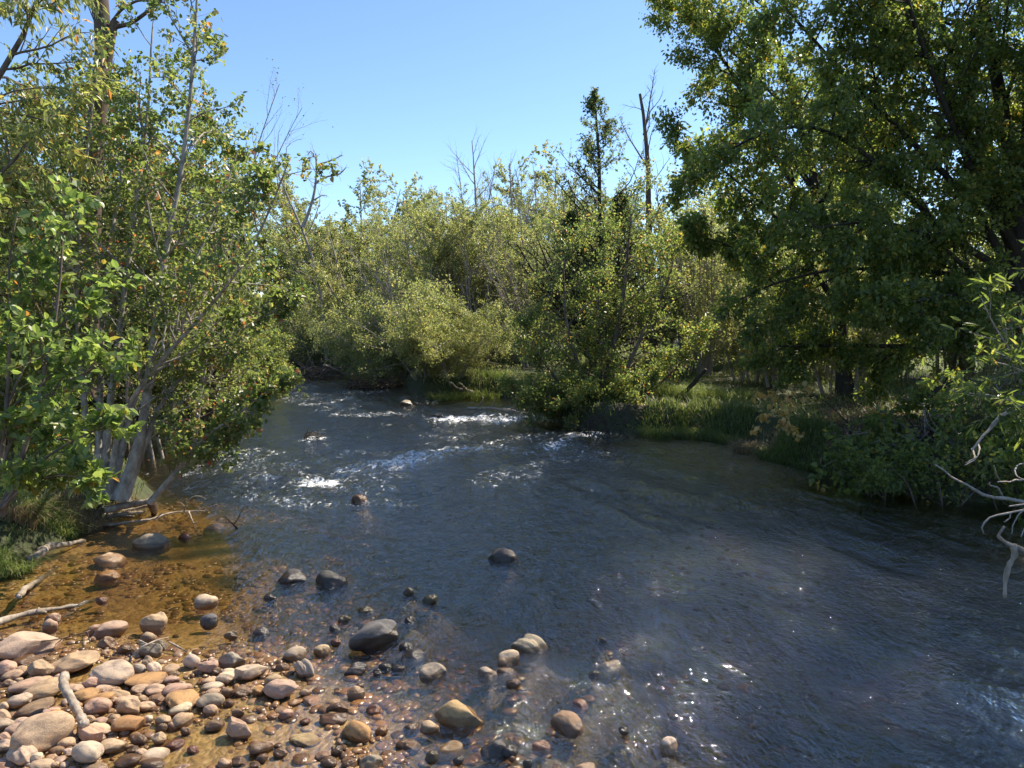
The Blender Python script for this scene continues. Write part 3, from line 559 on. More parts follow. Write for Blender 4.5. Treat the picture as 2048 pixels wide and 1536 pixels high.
def plant(name, label, cat, base, stems, levels, leaf=None, bark='grey_bark', leafmat=None, seed=1, n=14, k=8, group=None, r0=None, wander=.06, flare=.5, end=.2, stem_parts=False, leaf_on=(-1,), loc=None, rotz=0, crown='crown', trunk='trunk'):
    """stems: list of (polyline, radius) in metres relative to the base, or dict for random ones."""
    rng = np.random.default_rng(seed)
    root = empty(name, base if loc is None else loc); root.rotation_euler[2] = rotz
    tag(root, label, cat, group)
    P, Rr = [], []
    for st in stems:
        pl = resample(st[0], n); L = np.linalg.norm(np.diff(pl, axis=0), axis=1).sum()
        j = np.cumsum(rng.normal(0, wander * L / n, pl.shape), 0) * .6; j[0] = 0; pl = pl + j * np.linspace(0, 1, n + 1)[:, None]
        P.append(pl); Rr.append(taper(np.array([st[1]]), n, end, flare)[0])
    P = np.array(P); Rr = np.array(Rr)
    geos = [Geo() for _ in stems] if stem_parts else [Geo()]
    lv, lf, lt, ln_ = [], [], [], 0
    for si in (range(len(stems)) if stem_parts else [None]):
        p0, r_ = (P, Rr) if si is None else (P[si:si + 1], Rr[si:si + 1])
        g = geos[0 if si is None else si]
        g.add(*tube(p0, r_, k)); cur, cr = p0, r_; tw = []
        for lvl in levels:
            a = sub(rng, cur, cr, lvl['m'], *lvl.get('t', (.2, 1)), lvl['ang'], lvl['len'], lvl.get('rad', .6))
            if 'zmin' in lvl:
                kp = a[0][:, 2] > lvl['zmin']; a = tuple(x[kp] for x in a)
            pp = grow(rng, a[0], a[1], a[2], lvl.get('n', 5), lvl.get('wander', .2), lvl.get('trop', .05))
            if 'floor' in lvl: pp[..., 2] = np.maximum(pp[..., 2], lvl['floor'] + rng.random(pp.shape[:2]) * .15)
            rr = taper(a[3], lvl.get('n', 5), .25)
            g.add(*tube(pp, rr, lvl.get('k', 4))); cur, cr = pp, rr; tw.append(pp)
        if leaf:
            for q in leaf_on:
                args = dict(leaf); mm = args.pop('m'); sz = args.pop('size')
                if q != -1: mm = max(2, mm // 2)
                v_, f_, t_ = leaves(rng, tw[q], mm, sz, **args)
                lv.append(v_); lf.append(f_ + ln_); lt.append(t_); ln_ += len(v_)
    for g in geos:
        link('stem' if stem_parts else trunk, mesh_np(name + '_wood', *g.get(), mat=M[bark]), root)
    if leaf:
        link(crown, mesh_np(name + '_' + crown, np.vstack(lv), np.vstack(lf), mat=M[leafmat], smooth=False, tint=np.concatenate(lt)), root)
    return root
def copy_tree(src, loc, rotz=0, s=1.0, label=None, group=None, sz=None):
    c = src.copy(); col.objects.link(c); c.location = tuple(loc); c.rotation_euler = (0, 0, rotz); c.scale = (s, s, sz or s)
    if label: c['label'] = label
    if group: c['group'] = group
    for ch in list(src.children):
        d = ch.copy(); col.objects.link(d); d.parent = c
    return c
def fan(rng, nst, h, spread, r, lean=(0, 0), base_r=.25):
    out = []
    for i in range(nst):
        a = rng.random() * 6.283; b = np.array([math.cos(a), math.sin(a), 0]) * base_r * rng.random()
        hh = h * rng.uniform(.7, 1.05); top = np.array([math.cos(a), math.sin(a), 0]) * spread * rng.uniform(.3, 1) + np.array([lean[0], lean[1], 0])
        mid = b + top * .35 + UP * hh * .5
        out.append(([b - UP * .15, mid, b + top + UP * hh], r * rng.uniform(.6, 1.1)))
    return out
def pxstem(base, Y, pts, dY=0.0):
    """polyline through photo pixels at distance Y (growing by dY to the tip), relative to base"""
    m = max(len(pts) - 1, 1)
    return [aty(u, v, Y + dY * i / m) - np.asarray(base) for i, (u, v) in enumerate(pts)]
def bankpt(u, v, Y):
    p = aty(u, v, Y); p[2] = gz(p[0], p[1]); return p
LN = lambda a, b=0.5: (lambda t: a * (1 - b * t))
# ================= left bank
b = at(225, 996, .25); Y1 = b[1]
st = [(pxstem(b, Y1, [(238, 1000), (285, 886), (296, 760), (312, 640), (331, 506), (366, 342), (390, 120), (398, -40)], .8), .06),
      (pxstem(b, Y1, [(205, 1000), (218, 820), (238, 660), (258, 506), (280, 340), (298, 180), (303, 60)], 1.0), .048),
      (pxstem(b, Y1, [(215, 1000), (240, 830), (307, 735), (359, 680), (417, 615), (472, 551), (520, 470), (575, 330)], -.3), .036),
      (pxstem(b, Y1, [(300, 1005), (352, 944), (386, 900), (410, 872), (454, 845), (506, 806), (560, 760)], -.2), .03),
      (pxstem(b, Y1, [(185, 1000), (170, 820), (150, 600), (158, 400), (175, 240), (190, 120)], 1.2), .042),
      (pxstem(b, Y1, [(222, 1000), (250, 870), (300, 700), (370, 560), (430, 430), (470, 300)], 1.6), .042),
      (pxstem(b, Y1, [(195, 1000), (200, 800), (205, 600), (230, 420), (250, 300), (262, 200)], 1.8), .045),
      (pxstem(b, Y1, [(250, 1000), (320, 800), (420, 690), (520, 640), (600, 590)], 1.2), .04)]
plant('alder', 'clump of pale grey alder stems fanning up from the debris-strewn left bank', 'tree', b, st,
      [dict(m=22, t=(.2, 1), ang=(52, 14), len=LN(.25, .62), n=6, k=4, wander=.17, trop=.06), dict(m=9, t=(.15, 1), ang=(48, 16), len=LN(.42, .4), n=4, k=3, wander=.2, trop=.03)],
      leaf=dict(m=15, size=.052, six=True, width=.72, t0=.3, var=.45, droop=.25), leafmat='alder_leaf', bark='grey_bark', seed=11, n=18, stem_parts=True, leaf_on=(-1,), wander=.03)

b = at(-20, 1010, .3); Y2 = 6.6
b = aty(-10, 1060, Y2); b[2] = max(gz(b[0], b[1]), .2)
st = [(pxstem(b, Y2, [(0, 1030), (50, 900), (85, 760), (110, 640), (118, 500), (122, 420)], .3), .028),
      (pxstem(b, Y2, [(-20, 1030), (10, 860), (20, 700), (15, 540), (30, 430)], .2), .026),
      (pxstem(b, Y2, [(-10, 1030), (70, 930), (150, 880), (215, 850)], -.2), .02),
      (pxstem(b, Y2, [(-20, 1040), (60, 960), (130, 945), (180, 960)], -.4), .016),
      (pxstem(b, Y2, [(-30, 1030), (40, 830), (130, 760), (210, 730), (250, 700)], .2), .022),
      (pxstem(b, Y2, [(-40, 1030), (-60, 800), (-80, 560), (-70, 400)], .2), .026),
      (pxstem(b, Y2, [(-30, 1030), (20, 800), (75, 690), (160, 620), (230, 590)], .6), .02)]
plant('hazel_shrub', 'broad-leaved bright green shrub at the left edge with large toothed leaves', 'shrub', b, st,
      [dict(m=11, t=(.25, 1), ang=(55, 15), len=LN(.30, .4), n=5, k=4, wander=.16, trop=.02), dict(m=5, t=(.2, 1), ang=(50, 16), len=LN(.45, .3), n=3, k=3, wander=.2)],
      leaf=dict(m=10, size=.078, six=True, width=.7, t0=.1, var=.45, droop=.15, spread=.7, upb=1.0, off=.02), leafmat='shrub_leaf', bark='brown_bark', seed=21, leaf_on=(-1, -2))

b = bankpt(-160, 900, 8.2)
st = [(pxstem(b, 8.2, [(-160, 950), (-150, 500), (-60, 250), (60, 60), (120, -60)], .6), .08), (pxstem(b, 8.2, [(-170, 950), (-200, 500), (-120, 200), (-60, 0), (0, -160)], .6), .07),
      (pxstem(b, 8.2, [(-160, 950), (-120, 500), (-10, 360), (60, 300), (100, 250)], -.3), .05)]
plant('crack_willow', 'tall yellow-green willow with narrow leaves in the upper left corner', 'tree', b, st,
      [dict(m=20, t=(.35, 1), ang=(50, 14), len=LN(.26, .4), n=6, k=4, wander=.15, trop=-.02), dict(m=9, t=(.1, 1), ang=(42, 14), len=LN(.42, .3), n=4, k=3, wander=.15, trop=-.06)],
      leaf=dict(m=15, size=.11, width=.28, droop=.7, spread=.55, t0=.05), leafmat='willow_leaf', bark='brown_bark', seed=31)

# alders behind the clump
rng = np.random.default_rng(5)
bb = bankpt(70, 900, 12.5)
al = plant('alder', 'slim dark-stemmed alder standing just behind the pale-stemmed clump', 'tree', bb, fan(rng, 8, 5.3, 1.2, .042),
      [dict(m=22, t=(.15, 1), ang=(50, 14), len=LN(.26, .5), n=5, k=4, wander=.18, trop=.06), dict(m=8, t=(.15, 1), ang=(46, 16), len=LN(.42, .4), n=4, k=3, wander=.2, trop=.02)],
      leaf=dict(m=17, size=.06, width=.7, t0=.25, droop=.3), leafmat='alder_leaf', bark='brown_bark', seed=41)
for u, Y, rz, s, lab in [(-60, 11, 1.2, .98, 'leafy alder behind the broad-leaved shrub at the left edge'), (330, 13.5, 3.1, .98, 'alder with thin upright stems behind the right half of the pale-stemmed clump'),
                         (200, 17, 4.4, 1.1, 'alder growing around the foot of the thick dead snag'), (420, 19, 2.2, .8, 'shorter alder beside the tall left clump, towards the bare twiggy tree'),
                         (-150, 16, .4, 1.2, 'tall alder behind the narrow-leaved willow'), (40, 23, 5.2, 1.15, 'alder furthest back in the left thicket'), (250, 12.3, 1.0, 1.12, 'alder filling the space between the tallest pale stems'), (395, 14.5, 4.0, 1.22, 'slender alder at the sky edge of the left thicket, right of the tallest pale stem')]:
    p = bankpt(u, 800, Y); copy_tree(al, p, rz, s, lab)

b = bankpt(178, 700, 10.6)
plant('dead_snag', 'thick dead trunk with a broken forked top rising above the left alders', 'tree', b,
      [(pxstem(b, 10.6, [(172, 790), (178, 600), (180, 400), (192, 250), (207, 150), (212, 90), (206, 20), (196, -60)], 0), .17), (pxstem(b, 10.6, [(206, 150), (224, 60), (232, 40)], 0), .09),
       (pxstem(b, 10.6, [(222, 55), (262, 48), (300, 20), (345, -20)], 0), .03), (pxstem(b, 10.6, [(225, 45), (240, 20), (275, 0), (330, 5)], -.3), .02), (pxstem(b, 10.6, [(205, 30), (185, 25)], -.2), .025)],
      [dict(m=8, t=(.45, 1), ang=(60, 20), len=LN(.14, .3), n=6, k=4, wander=.25, trop=-.03), dict(m=6, t=(.2, 1), ang=(45, 15), len=LN(.45, .3), n=4, k=3, wander=.25)], bark='snag_bark', seed=51, n=16, k=12, end=.55, wander=.02)
b = bankpt(560, 740, 24)
plant('bare_sapling', 'leafless twiggy sapling reaching into the sky beside the left alders', 'tree', b,
      [(pxstem(b, 24, [(450, 740), (485, 400), (523, 273), (560, 172)], 0), .05), (pxstem(b, 24, [(455, 740), (500, 420), (545, 320), (600, 210)], .5), .04)],
      [dict(m=16, t=(.4, 1), ang=(38, 10), len=LN(.22, .5), n=5, k=4, wander=.12, trop=.08), dict(m=6, t=(.2, 1), ang=(40, 12), len=LN(.45, .4), n=4, k=3, wander=.15)],
      leaf=dict(m=1, size=.06, width=.6, t0=.8), leafmat='dark_leaf', bark='twig_bark', seed=61)
b = bankpt(640, 700, 30)
plant('dead_tree', 'pale dead tree with a crooked trunk and curling bare limbs against the sky', 'tree', b,
      [(pxstem(b, 30, [(655, 720), (640, 560), (608, 455), (585, 415), (562, 380), (545, 310)], 0), .075), (pxstem(b, 30, [(606, 455), (626, 400), (634, 345), (632, 305)], 0), .07),
       (pxstem(b, 30, [(632, 365), (655, 352), (680, 350), (692, 335)], 0), .045), (pxstem(b, 30, [(634, 330), (660, 322), (685, 310)], 0), .04), (pxstem(b, 30, [(628, 400), (645, 390), (655, 392)], 0), .03), (pxstem(b, 30, [(633, 320), (622, 300), (616, 310)], .3), .03)],
      [dict(m=12, t=(.4, 1), ang=(50, 18), len=LN(.26, .3), n=6, k=4, wander=.3, trop=0), dict(m=5, t=(.3, 1), ang=(45, 15), len=LN(.45, .3), n=4, k=3, wander=.25)], bark='twig_bark', seed=71, n=10, end=.4, wander=.05)

# low bushes over the left waterline
b = bankpt(250, 830, 16.5)
sb = plant('riverside_bush', 'leafy bush leaning over the water behind the slanting grey stem', 'bush', b, fan(np.random.default_rng(8), 9, 2.7, 1.4, .03, (.35, .1)),
      [dict(m=15, t=(.1, 1), ang=(55, 15), len=LN(.34, .4), n=5, k=4, wander=.18, trop=-.01), dict(m=7, t=(.15, 1), ang=(48, 16), len=LN(.42, .3), n=3, k=3, wander=.2)],
      leaf=dict(m=24, size=.062, width=.62, t0=.2), leafmat='bright_leaf', bark='twig_bark', seed=81)
for u, v, Y, rz, s, lab in [(440, 780, 17, 1.5, 1.0, 'rounded bush at the water edge right of the slanting grey stem'), (520, 765, 21, 3.0, 1.0, 'sunlit bush on the left bank nearest the far debris pile'),
                            (120, 900, 11.6, 4.2, .7, 'low bush crowding the feet of the pale alder stems'), (40, 870, 9.3, 2.6, .95, 'bush filling the gap behind the broad-leaved shrub')]:
    copy_tree(sb, bankpt(u, v, Y), rz, s, lab)

# ================= middle thicket
b = bankpt(860, 760, 27)
wl = plant('willow', 'rounded grey-green willow in the middle of the thicket across the bend', 'tree', b, fan(np.random.default_rng(9), 11, 5.2, 2.7, .07, base_r=.7),
      [dict(m=18, t=(.1, 1), ang=(48, 14), len=LN(.30, .45), n=5, k=4, wander=.17, trop=.05), dict(m=10, t=(.1, 1), ang=(45, 15), len=LN(.40, .35), n=4, k=3, wander=.18, trop=.02)],
      leaf=dict(m=24, size=.07, width=.52, t0=.3, droop=.4), leafmat='olive_leaf', bark='twig_bark', seed=91)
for u, Y, rz, s, lab in [(745, 31, 1.1, 1.15, 'tall willow with a yellowing top at the left end of the middle thicket'), (960, 28, 2.0, 1.0, 'willow in the thicket directly left of the leaning brown trunk'),
                         (1060, 27, 4.0, 1.0, 'willow filling the gap between the thicket and the dark spire tree'), (920, 36, 5.0, 1.25, 'willow behind the thicket, below the bare tree'),
                         (1040, 38, .3, 1.2, 'willow behind the thicket with bare crowns rising over it'), (810, 37, 3.3, 1.2, 'willow behind the left half of the middle thicket'),
                         (1150, 30, 2.7, 1.05, 'willow standing behind the dark spire tree')]:
    copy_tree(wl, bankpt(u, 740, Y), rz, s, lab)
b = bankpt(850, 780, 22.0)
lb = plant('willow_bush', 'low spreading willow bush drooping over the water at the bend', 'bush', b, fan(np.random.default_rng(10), 12, 2.4, 2.4, .035, (-.8, -.6), base_r=.5),
      [dict(m=14, t=(.1, 1), ang=(52, 15), len=LN(.34, .4), n=5, k=4, wander=.18, trop=-.03), dict(m=9, t=(.1, 1), ang=(46, 16), len=LN(.42, .3), n=3, k=3, wander=.2, trop=-.04)],
      leaf=dict(m=17, size=.066, width=.52, t0=.2, off=.06), leafmat='olive_leaf', bark='twig_bark', seed=101)
for u, v, Y, rz, s, lab in [(905, 780, 21.4, 1.3, .7, 'drooping willow bush in front of the bleached forked log, trailing in the riffle'), (790, 760, 25, 5.0, .95, 'drooping willow bush left of the low rock, above the dark drift pile'), (960, 770, 23.4, 2.2, .8, 'grassy-footed willow bush beside the leaning brown trunk'), (760, 755, 30, 1.0, 1.1, 'shaded willow bush hanging over the far end of the stream'), (690, 735, 34, 4.0, 1.3, 'dark bush overhanging the far water beyond the debris pile'),
                            (620, 730, 31, 5.4, 1.2, 'pale bush behind the debris pile on the far left bank')]:
    copy_tree(lb, bankpt(u, v, Y), rz, s, lab)
# pale yellowish trees beyond the left bank
b = bankpt(620, 700, 40)
yl = plant('cottonwood', 'pale yellow-green cottonwood behind the crooked dead tree', 'tree', b, fan(np.random.default_rng(12), 5, 8.5, 2.0, .13, base_r=.4),
      [dict(m=18, t=(.2, 1), ang=(48, 14), len=LN(.30, .45), n=5, k=4, wander=.17, trop=.05), dict(m=10, t=(.1, 1), ang=(45, 15), len=LN(.40, .35), n=4, k=3, wander=.18)],
      leaf=dict(m=24, size=.12, width=.7, t0=.05, droop=.4), leafmat='willow_leaf', bark='brown_bark', seed=111)
for u, Y, rz, s, lab in [(730, 42, 2.0, 1.0, 'yellowing cottonwood poking above the left end of the thicket'), (560, 44, 3.6, .95, 'yellow-green cottonwood beyond the far left bank'), (1110, 44, 5.0, 1.12, 'thin yellow cottonwood crown behind the dark spire tree')]:
    copy_tree(yl, bankpt(u, 700, Y), rz, s, lab)
for i, (u, v1, Y, sd_, lab) in enumerate([(950, 288, 34, 121, 'tall bare tree with upright twigs above the middle thicket'), (1020, 322, 36, 122, 'broad leafless crown right of the tall bare tree'), (1070, 345, 38, 123, 'small leafless crown left of the dark spire tree')]):
    b = bankpt(u, 700, Y); top = aty(u, v1, Y) - b
    plant('bare_tree', lab, 'tree', b, [([(0, 0, -.2), top * .5 + [.15, 0, 0], top], .12)] + [([top * .35, top * .6 + [dx * .4, 0, 0], top * .93 + [dx, .2, 0]], .06) for dx in ((-.9, .9) if i == 0 else (-1.1, .7, 1.4))],
          [dict(m=16, t=(.3, 1), ang=(36, 10), len=LN(.24, .45), n=5, k=4, wander=.1, trop=.10), dict(m=8, t=(.15, 1), ang=(35, 10), len=LN(.45, .3), n=4, k=3, wander=.12, trop=.05)], bark='twig_bark', seed=sd_, end=.15)
b = bankpt(985, 770, 23.5)
plant('leaning_dead_trunk', 'brown dead trunk leaning left out of the grass at the bend', 'tree', b, [(pxstem(b, 23.5, [(968, 765), (978, 715), (965, 690), (930, 650), (895, 610), (880, 560)], -.4), .12), (pxstem(b, 23.5, [(945, 665), (900, 600), (850, 590), (800, 585)], -.6), .06), (pxstem(b, 23.5, [(950, 672), (985, 650), (1010, 655)], -.2), .05)],
      [dict(m=9, t=(.35, 1), ang=(45, 15), len=LN(.3, .3), n=6, k=4, wander=.2, trop=.02), dict(m=6, t=(.2, 1), ang=(45, 15), len=LN(.45, .3), n=4, k=3, wander=.25)], bark='brown_bark', seed=131, end=.35)
b = bankpt(850, 735, 25)
plant('leaning_dead_trunk', 'pair of thin pale dead stems slanting up left through the thicket', 'tree', b, [(pxstem(b, 24, [(850, 705), (820, 660), (790, 610), (770, 560)], -.4), .06), (pxstem(b, 24, [(840, 720), (790, 680), (750, 640), (725, 620)], -.6), .045)],
      [dict(m=7, t=(.35, 1), ang=(40, 12), len=LN(.35, .3), n=5, k=4, wander=.15, trop=.04), dict(m=5, t=(.2, 1), ang=(45, 15), len=LN(.45, .3), n=4, k=3, wander=.2)], bark='twig_bark', seed=132)

# ================= right of the middle
b = bankpt(1195, 800, 20)
tp = aty(1196, 192, 20) - b
plant('spire_tree', 'tall narrow dark-leaved tree tapering to a spire against the sky', 'tree', b, [([(0, 0, -.2), tp * .5 + [.1, 0, 0], tp], .11), ([(.1, .1, 0), tp * .3 + [.5, .2, 0], tp * .66 + [.75, .2, 0]], .06), ([(-.1, .1, 0), tp * .3 + [-.4, .2, 0], tp * .60 + [-.75, .2, 0]], .06)],
      [dict(m=85, t=(.06, 1), ang=(55, 10), len=LN(.44, .95), n=5, k=4, wander=.12, trop=.08), dict(m=9, t=(.1, 1), ang=(45, 15), len=LN(.42, .3), n=4, k=3, wander=.18)],
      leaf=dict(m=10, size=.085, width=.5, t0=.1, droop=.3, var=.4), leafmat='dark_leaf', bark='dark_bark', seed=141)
b = bankpt(1290, 700, 24)
plant('dead_snag', 'thin brown dead trunk with a splintered tip beside the dark spire tree', 'tree', b, [(pxstem(b, 24, [(1305, 760), (1300, 500), (1296, 360), (1288, 270), (1276, 188)], 0), .17), (pxstem(b, 24, [(1288, 270), (1300, 200), (1310, 140)], .3), .03), (pxstem(b, 24, [(1292, 330), (1260, 280), (1240, 240)], .3), .03)],
      [dict(m=14, t=(.45, 1), ang=(45, 15), len=LN(.16, .3), n=5, k=4, wander=.2, trop=.05), dict(m=5, t=(.2, 1), ang=(45, 15), len=LN(.45, .3), n=4, k=3, wander=.2)], bark='snag_bark', seed=142, k=10, end=.25)
b = bankpt(1215, 846, 16.6)
st = [(pxstem(b, 16.6, [(1205, 850), (1210, 760), (1235, 660), (1250, 580), (1255, 500), (1262, 430)], .5), .085), (pxstem(b, 16.6, [(1215, 850), (1260, 720), (1310, 620), (1345, 540), (1352, 470)], .3), .06),
      (pxstem(b, 16.6, [(1195, 850), (1160, 740), (1130, 640), (1125, 540), (1140, 460)], .3), .055), (pxstem(b, 16.6, [(1190, 850), (1120, 770), (1070, 700), (1050, 640)], -.5), .045),
      (pxstem(b, 16.6, [(1230, 850), (1310, 780), (1370, 720), (1400, 650)], -.4), .04), (pxstem(b, 16.6, [(1180, 850), (1110, 810), (1060, 790), (1030, 780)], -.6), .035), (pxstem(b, 16.6, [(1205, 850), (1200, 700), (1190, 580), (1205, 490)], .9), .05),
      (pxstem(b, 16.6, [(1195, 850), (1150, 790), (1110, 780), (1070, 810)], -1.2), .03), (pxstem(b, 16.6, [(1210, 850), (1200, 790), (1170, 780), (1150, 820)], -1.5), .025), (pxstem(b, 16.6, [(1210, 850), (1230, 780), (1250, 770), (1270, 815)], -1.4), .025), (pxstem(b, 16.6, [(1210, 850), (1240, 790), (1270, 770), (1300, 765)], -1.0), .03)]
plant('dogwood', 'bright green many-stemmed tree overhanging the undercut right bank', 'tree', b, st,
      [dict(m=20, t=(.15, 1), ang=(52, 15), len=LN(.32, .45), n=5, k=4, wander=.18, trop=.03), dict(m=11, t=(.12, 1), ang=(46, 16), len=LN(.42, .35), n=4, k=3, wander=.2)],
      leaf=dict(m=19, size=.062, width=.6, t0=.15, droop=.3, off=.05), leafmat='bright_leaf', bark='brown_bark', seed=151, wander=.05)
b = bankpt(1400, 780, 21)
rb = plant('viburnum', 'loose shrub with reddish twigs between the bright tree and the big shady tree', 'shrub', b, fan(np.random.default_rng(15), 10, 4.2, 1.9, .05, base_r=.6),
      [dict(m=16, t=(.12, 1), ang=(50, 15), len=LN(.32, .45), n=5, k=4, wander=.18, trop=.03), dict(m=9, t=(.1, 1), ang=(46, 16), len=LN(.42, .35), n=3, k=3, wander=.2)],
      leaf=dict(m=15, size=.07, width=.6, t0=.15), leafmat='olive_leaf', bark='twig_bark', seed=161)
for u, Y, rz, s, lab in [(1480, 24, 1.0, 1.25, 'tall shrub in the gap behind the big shady tree'), (1330, 25, 2.1, 1.3, 'shrub at the foot of the thin splintered snag'), (1600, 22, 3.1, 1.0, 'undergrowth shrub behind the sunlit grass bank'), (1750, 19, 4.1, .85, 'dark undergrowth shrub below the long level limb'), (1920, 17, 5.1, .95, 'undergrowth shrub in deep shade at the right edge')]:
    copy_tree(rb, bankpt(u, 740, Y), rz, s, lab)

# ================= big trees of the right bank
b = bankpt(2060, 800, 13.5)
st = [(pxstem(b, 13.5, [(2060, 830), (2050, 600), (2030, 350), (2000, 200), (1960, 0), (1930, -250), (1900, -520)], .4), .17),
      (pxstem(b, 13.5, [(2052, 620), (1960, 420), (1820, 280), (1700, 170), (1600, 60), (1520, -30)], -1.2), .075),
      (pxstem(b, 13.5, [(2048, 560), (1900, 480), (1760, 330), (1640, 245), (1520, 255), (1400, 330)], -1.6), .07),
      (pxstem(b, 13.5, [(2056, 700), (1915, 696), (1704, 690), (1560, 692)], -.8), .07),
      (pxstem(b, 13.5, [(2052, 600), (1880, 540), (1680, 535), (1560, 560), (1480, 600)], -1.5), .055),
      (pxstem(b, 13.5, [(2045, 520), (1960, 380), (1880, 180), (1820, 20), (1780, -160)], -2.2), .08),
      (pxstem(b, 13.5, [(2056, 650), (1960, 560), (1860, 470), (1760, 440), (1640, 460)], -2.6), .06),
      (pxstem(b, 13.5, [(2040, 400), (2060, 150), (2100, -50), (2140, -250)], -1.4), .08),
      (pxstem(b, 13.5, [(2050, 600), (1960, 250), (1830, -80), (1740, -380), (1690, -520)], .6), .10), (pxstem(b, 13.5, [(2050, 560), (1900, 180), (1700, -180), (1590, -400)], -.4), .09),
      (pxstem(b, 13.5, [(2056, 690), (2000, 600), (1900, 590), (1800, 610)], -3.0), .05)]
plant('river_birch', 'huge shady tree arching over the right bank with long dark limbs', 'tree', b, st,
      [dict(m=20, t=(.18, 1), ang=(48, 16), len=LN(.26, .5), n=6, k=5, wander=.14, trop=.0), dict(m=11, t=(.1, 1), ang=(46, 15), len=LN(.40, .35), n=5, k=3, wander=.15, trop=-.05), dict(m=4, t=(.2, 1), ang=(42, 15), len=LN(.42, .3), n=3, k=3, wander=.15, trop=-.06)],
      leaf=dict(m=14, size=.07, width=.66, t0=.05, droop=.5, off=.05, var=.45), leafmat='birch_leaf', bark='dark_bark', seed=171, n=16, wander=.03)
b = bankpt(1680, 770, 15.8)
st = [(pxstem(b, 15.8, [(1690, 790), (1680, 600), (1640, 400), (1590, 200), (1540, 40), (1500, -100)], 0), .14), (pxstem(b, 15.8, [(1680, 620), (1560, 440), (1440, 330), (1350, 300)], -.5), .06), (pxstem(b, 15.8, [(1660, 480), (1540, 300), (1450, 120), (1390, 20)], .0), .07),
      (pxstem(b, 15.8, [(1670, 560), (1760, 380), (1800, 180), (1790, -60)], .5), .09), (pxstem(b, 15.8, [(1640, 400), (1500, 190), (1400, 60), (1330, 0)], .6), .06), (pxstem(b, 15.8, [(1675, 620), (1540, 540), (1440, 480), (1390, 470)], -.8), .05)]
g2 = plant('river_birch', 'light-crowned birch behind the huge shady tree, its edge thinning against the sky', 'tree', b, st,
      [dict(m=20, t=(.2, 1), ang=(46, 15), len=LN(.28, .5), n=6, k=4, wander=.14, trop=.02), dict(m=11, t=(.1, 1), ang=(46, 15), len=LN(.40, .35), n=4, k=3, wander=.16, trop=-.02), dict(m=4, t=(.2, 1), ang=(42, 15), len=LN(.42, .3), n=3, k=3, wander=.15, trop=-.04)],
      leaf=dict(m=12, size=.07, width=.64, t0=.05, droop=.45, off=.06, var=.45), leafmat='birch_leaf', bark='dark_bark', seed=181, n=16, wander=.03)
for (x, y), rz, s, lab in [((11.0, 11.0), 5.0, 1.15, 'unseen birch just outside the frame, added to shade the deep dark water'), ((10.4, 8.0), 2.6, 1.15, 'unseen birch by the near right bank, added to darken the water'), ((10.8, 4.6), 1.1, .85, 'unseen birch nearest the viewer, added to shade the right water'), ((12.5, 13.0), 2.0, 1.05, 'tall birch standing beyond the right edge of the huge shady tree'), ((13.5, 19.5), 3.4, 1.1, 'birch deep in the wood behind the huge shady tree'), ((12, 27), .8, 1.0, 'birch rising behind the undergrowth of the right bank')]:
    copy_tree(g2, (x, y, gz(x, y)), rz, s, lab)  # the nearest three stand out of view, added to shade the right water

# ================= wood closing the view
i = 0
rng = np.random.default_rng(77)
for k in range(30):
    u = -700 + k * 120 + rng.uniform(-40, 40); Y = rng.uniform(46, 62)
    if 540 < u < 760: Y += 14
    src = (wl, yl, al)[k % 3]
    p = bankpt(u, 700, Y)
    copy_tree(src, p, rng.uniform(0, 6.28), rng.uniform(1.0, 1.25) * (1.35 if src is wl else 1.0) * (.8 if src is yl else 1), 'olive-green tree in the wood closing the view', 'trees of the distant wood')

for k in range(26):
    u = -500 + k * 118 + rng.uniform(-40, 40); Y = rng.uniform(34, 46)
    if 560 < u < 790: Y += 16
    copy_tree((lb, rb, sb)[k % 3], bankpt(u, 700, Y), rng.uniform(0, 6.28), rng.uniform(1.2, 1.7), 'low bush in the distant undergrowth between the trunks', 'bushes of the distant undergrowth')
for u, Y, rz, s, lab in [(1690, 16.0, .5, .72, 'leafy bush hiding the trunk of the light-crowned birch'), (1560, 17.5, 2.2, .6, 'bush under the tips of the long level limb'), (1500, 18.5, .5, .62, 'bush at the back of the sunlit grass bank'), (1640, 19, 1.5, .5, 'low dark bush under the long level limb, towards the bright tree'), (1800, 18, 2.5, .5, 'low dark bush under the long level limb, towards the right edge'), (1960, 16.5, 3.5, .5, 'bush in deep shade behind the slantwise dead branch'), (2060, 11.5, 4.5, .5, 'shaded bush at the right edge above the root tangle')]:
    copy_tree(rb, bankpt(u, 760, Y), rz, s, lab)

for u, v, Y, rz, s, lab in [(725, 735, 29, 3.9, 1.25, 'spreading bush narrowing the far channel from the thicket side'), (800, 745, 27, 3.0, .7, 'small bush on the point at the outer side of the far bend'), (770, 735, 33, 1.4, .9, 'bush closing the far end of the stream')]:
    copy_tree(lb, bankpt(u, v, Y), rz, s, lab)

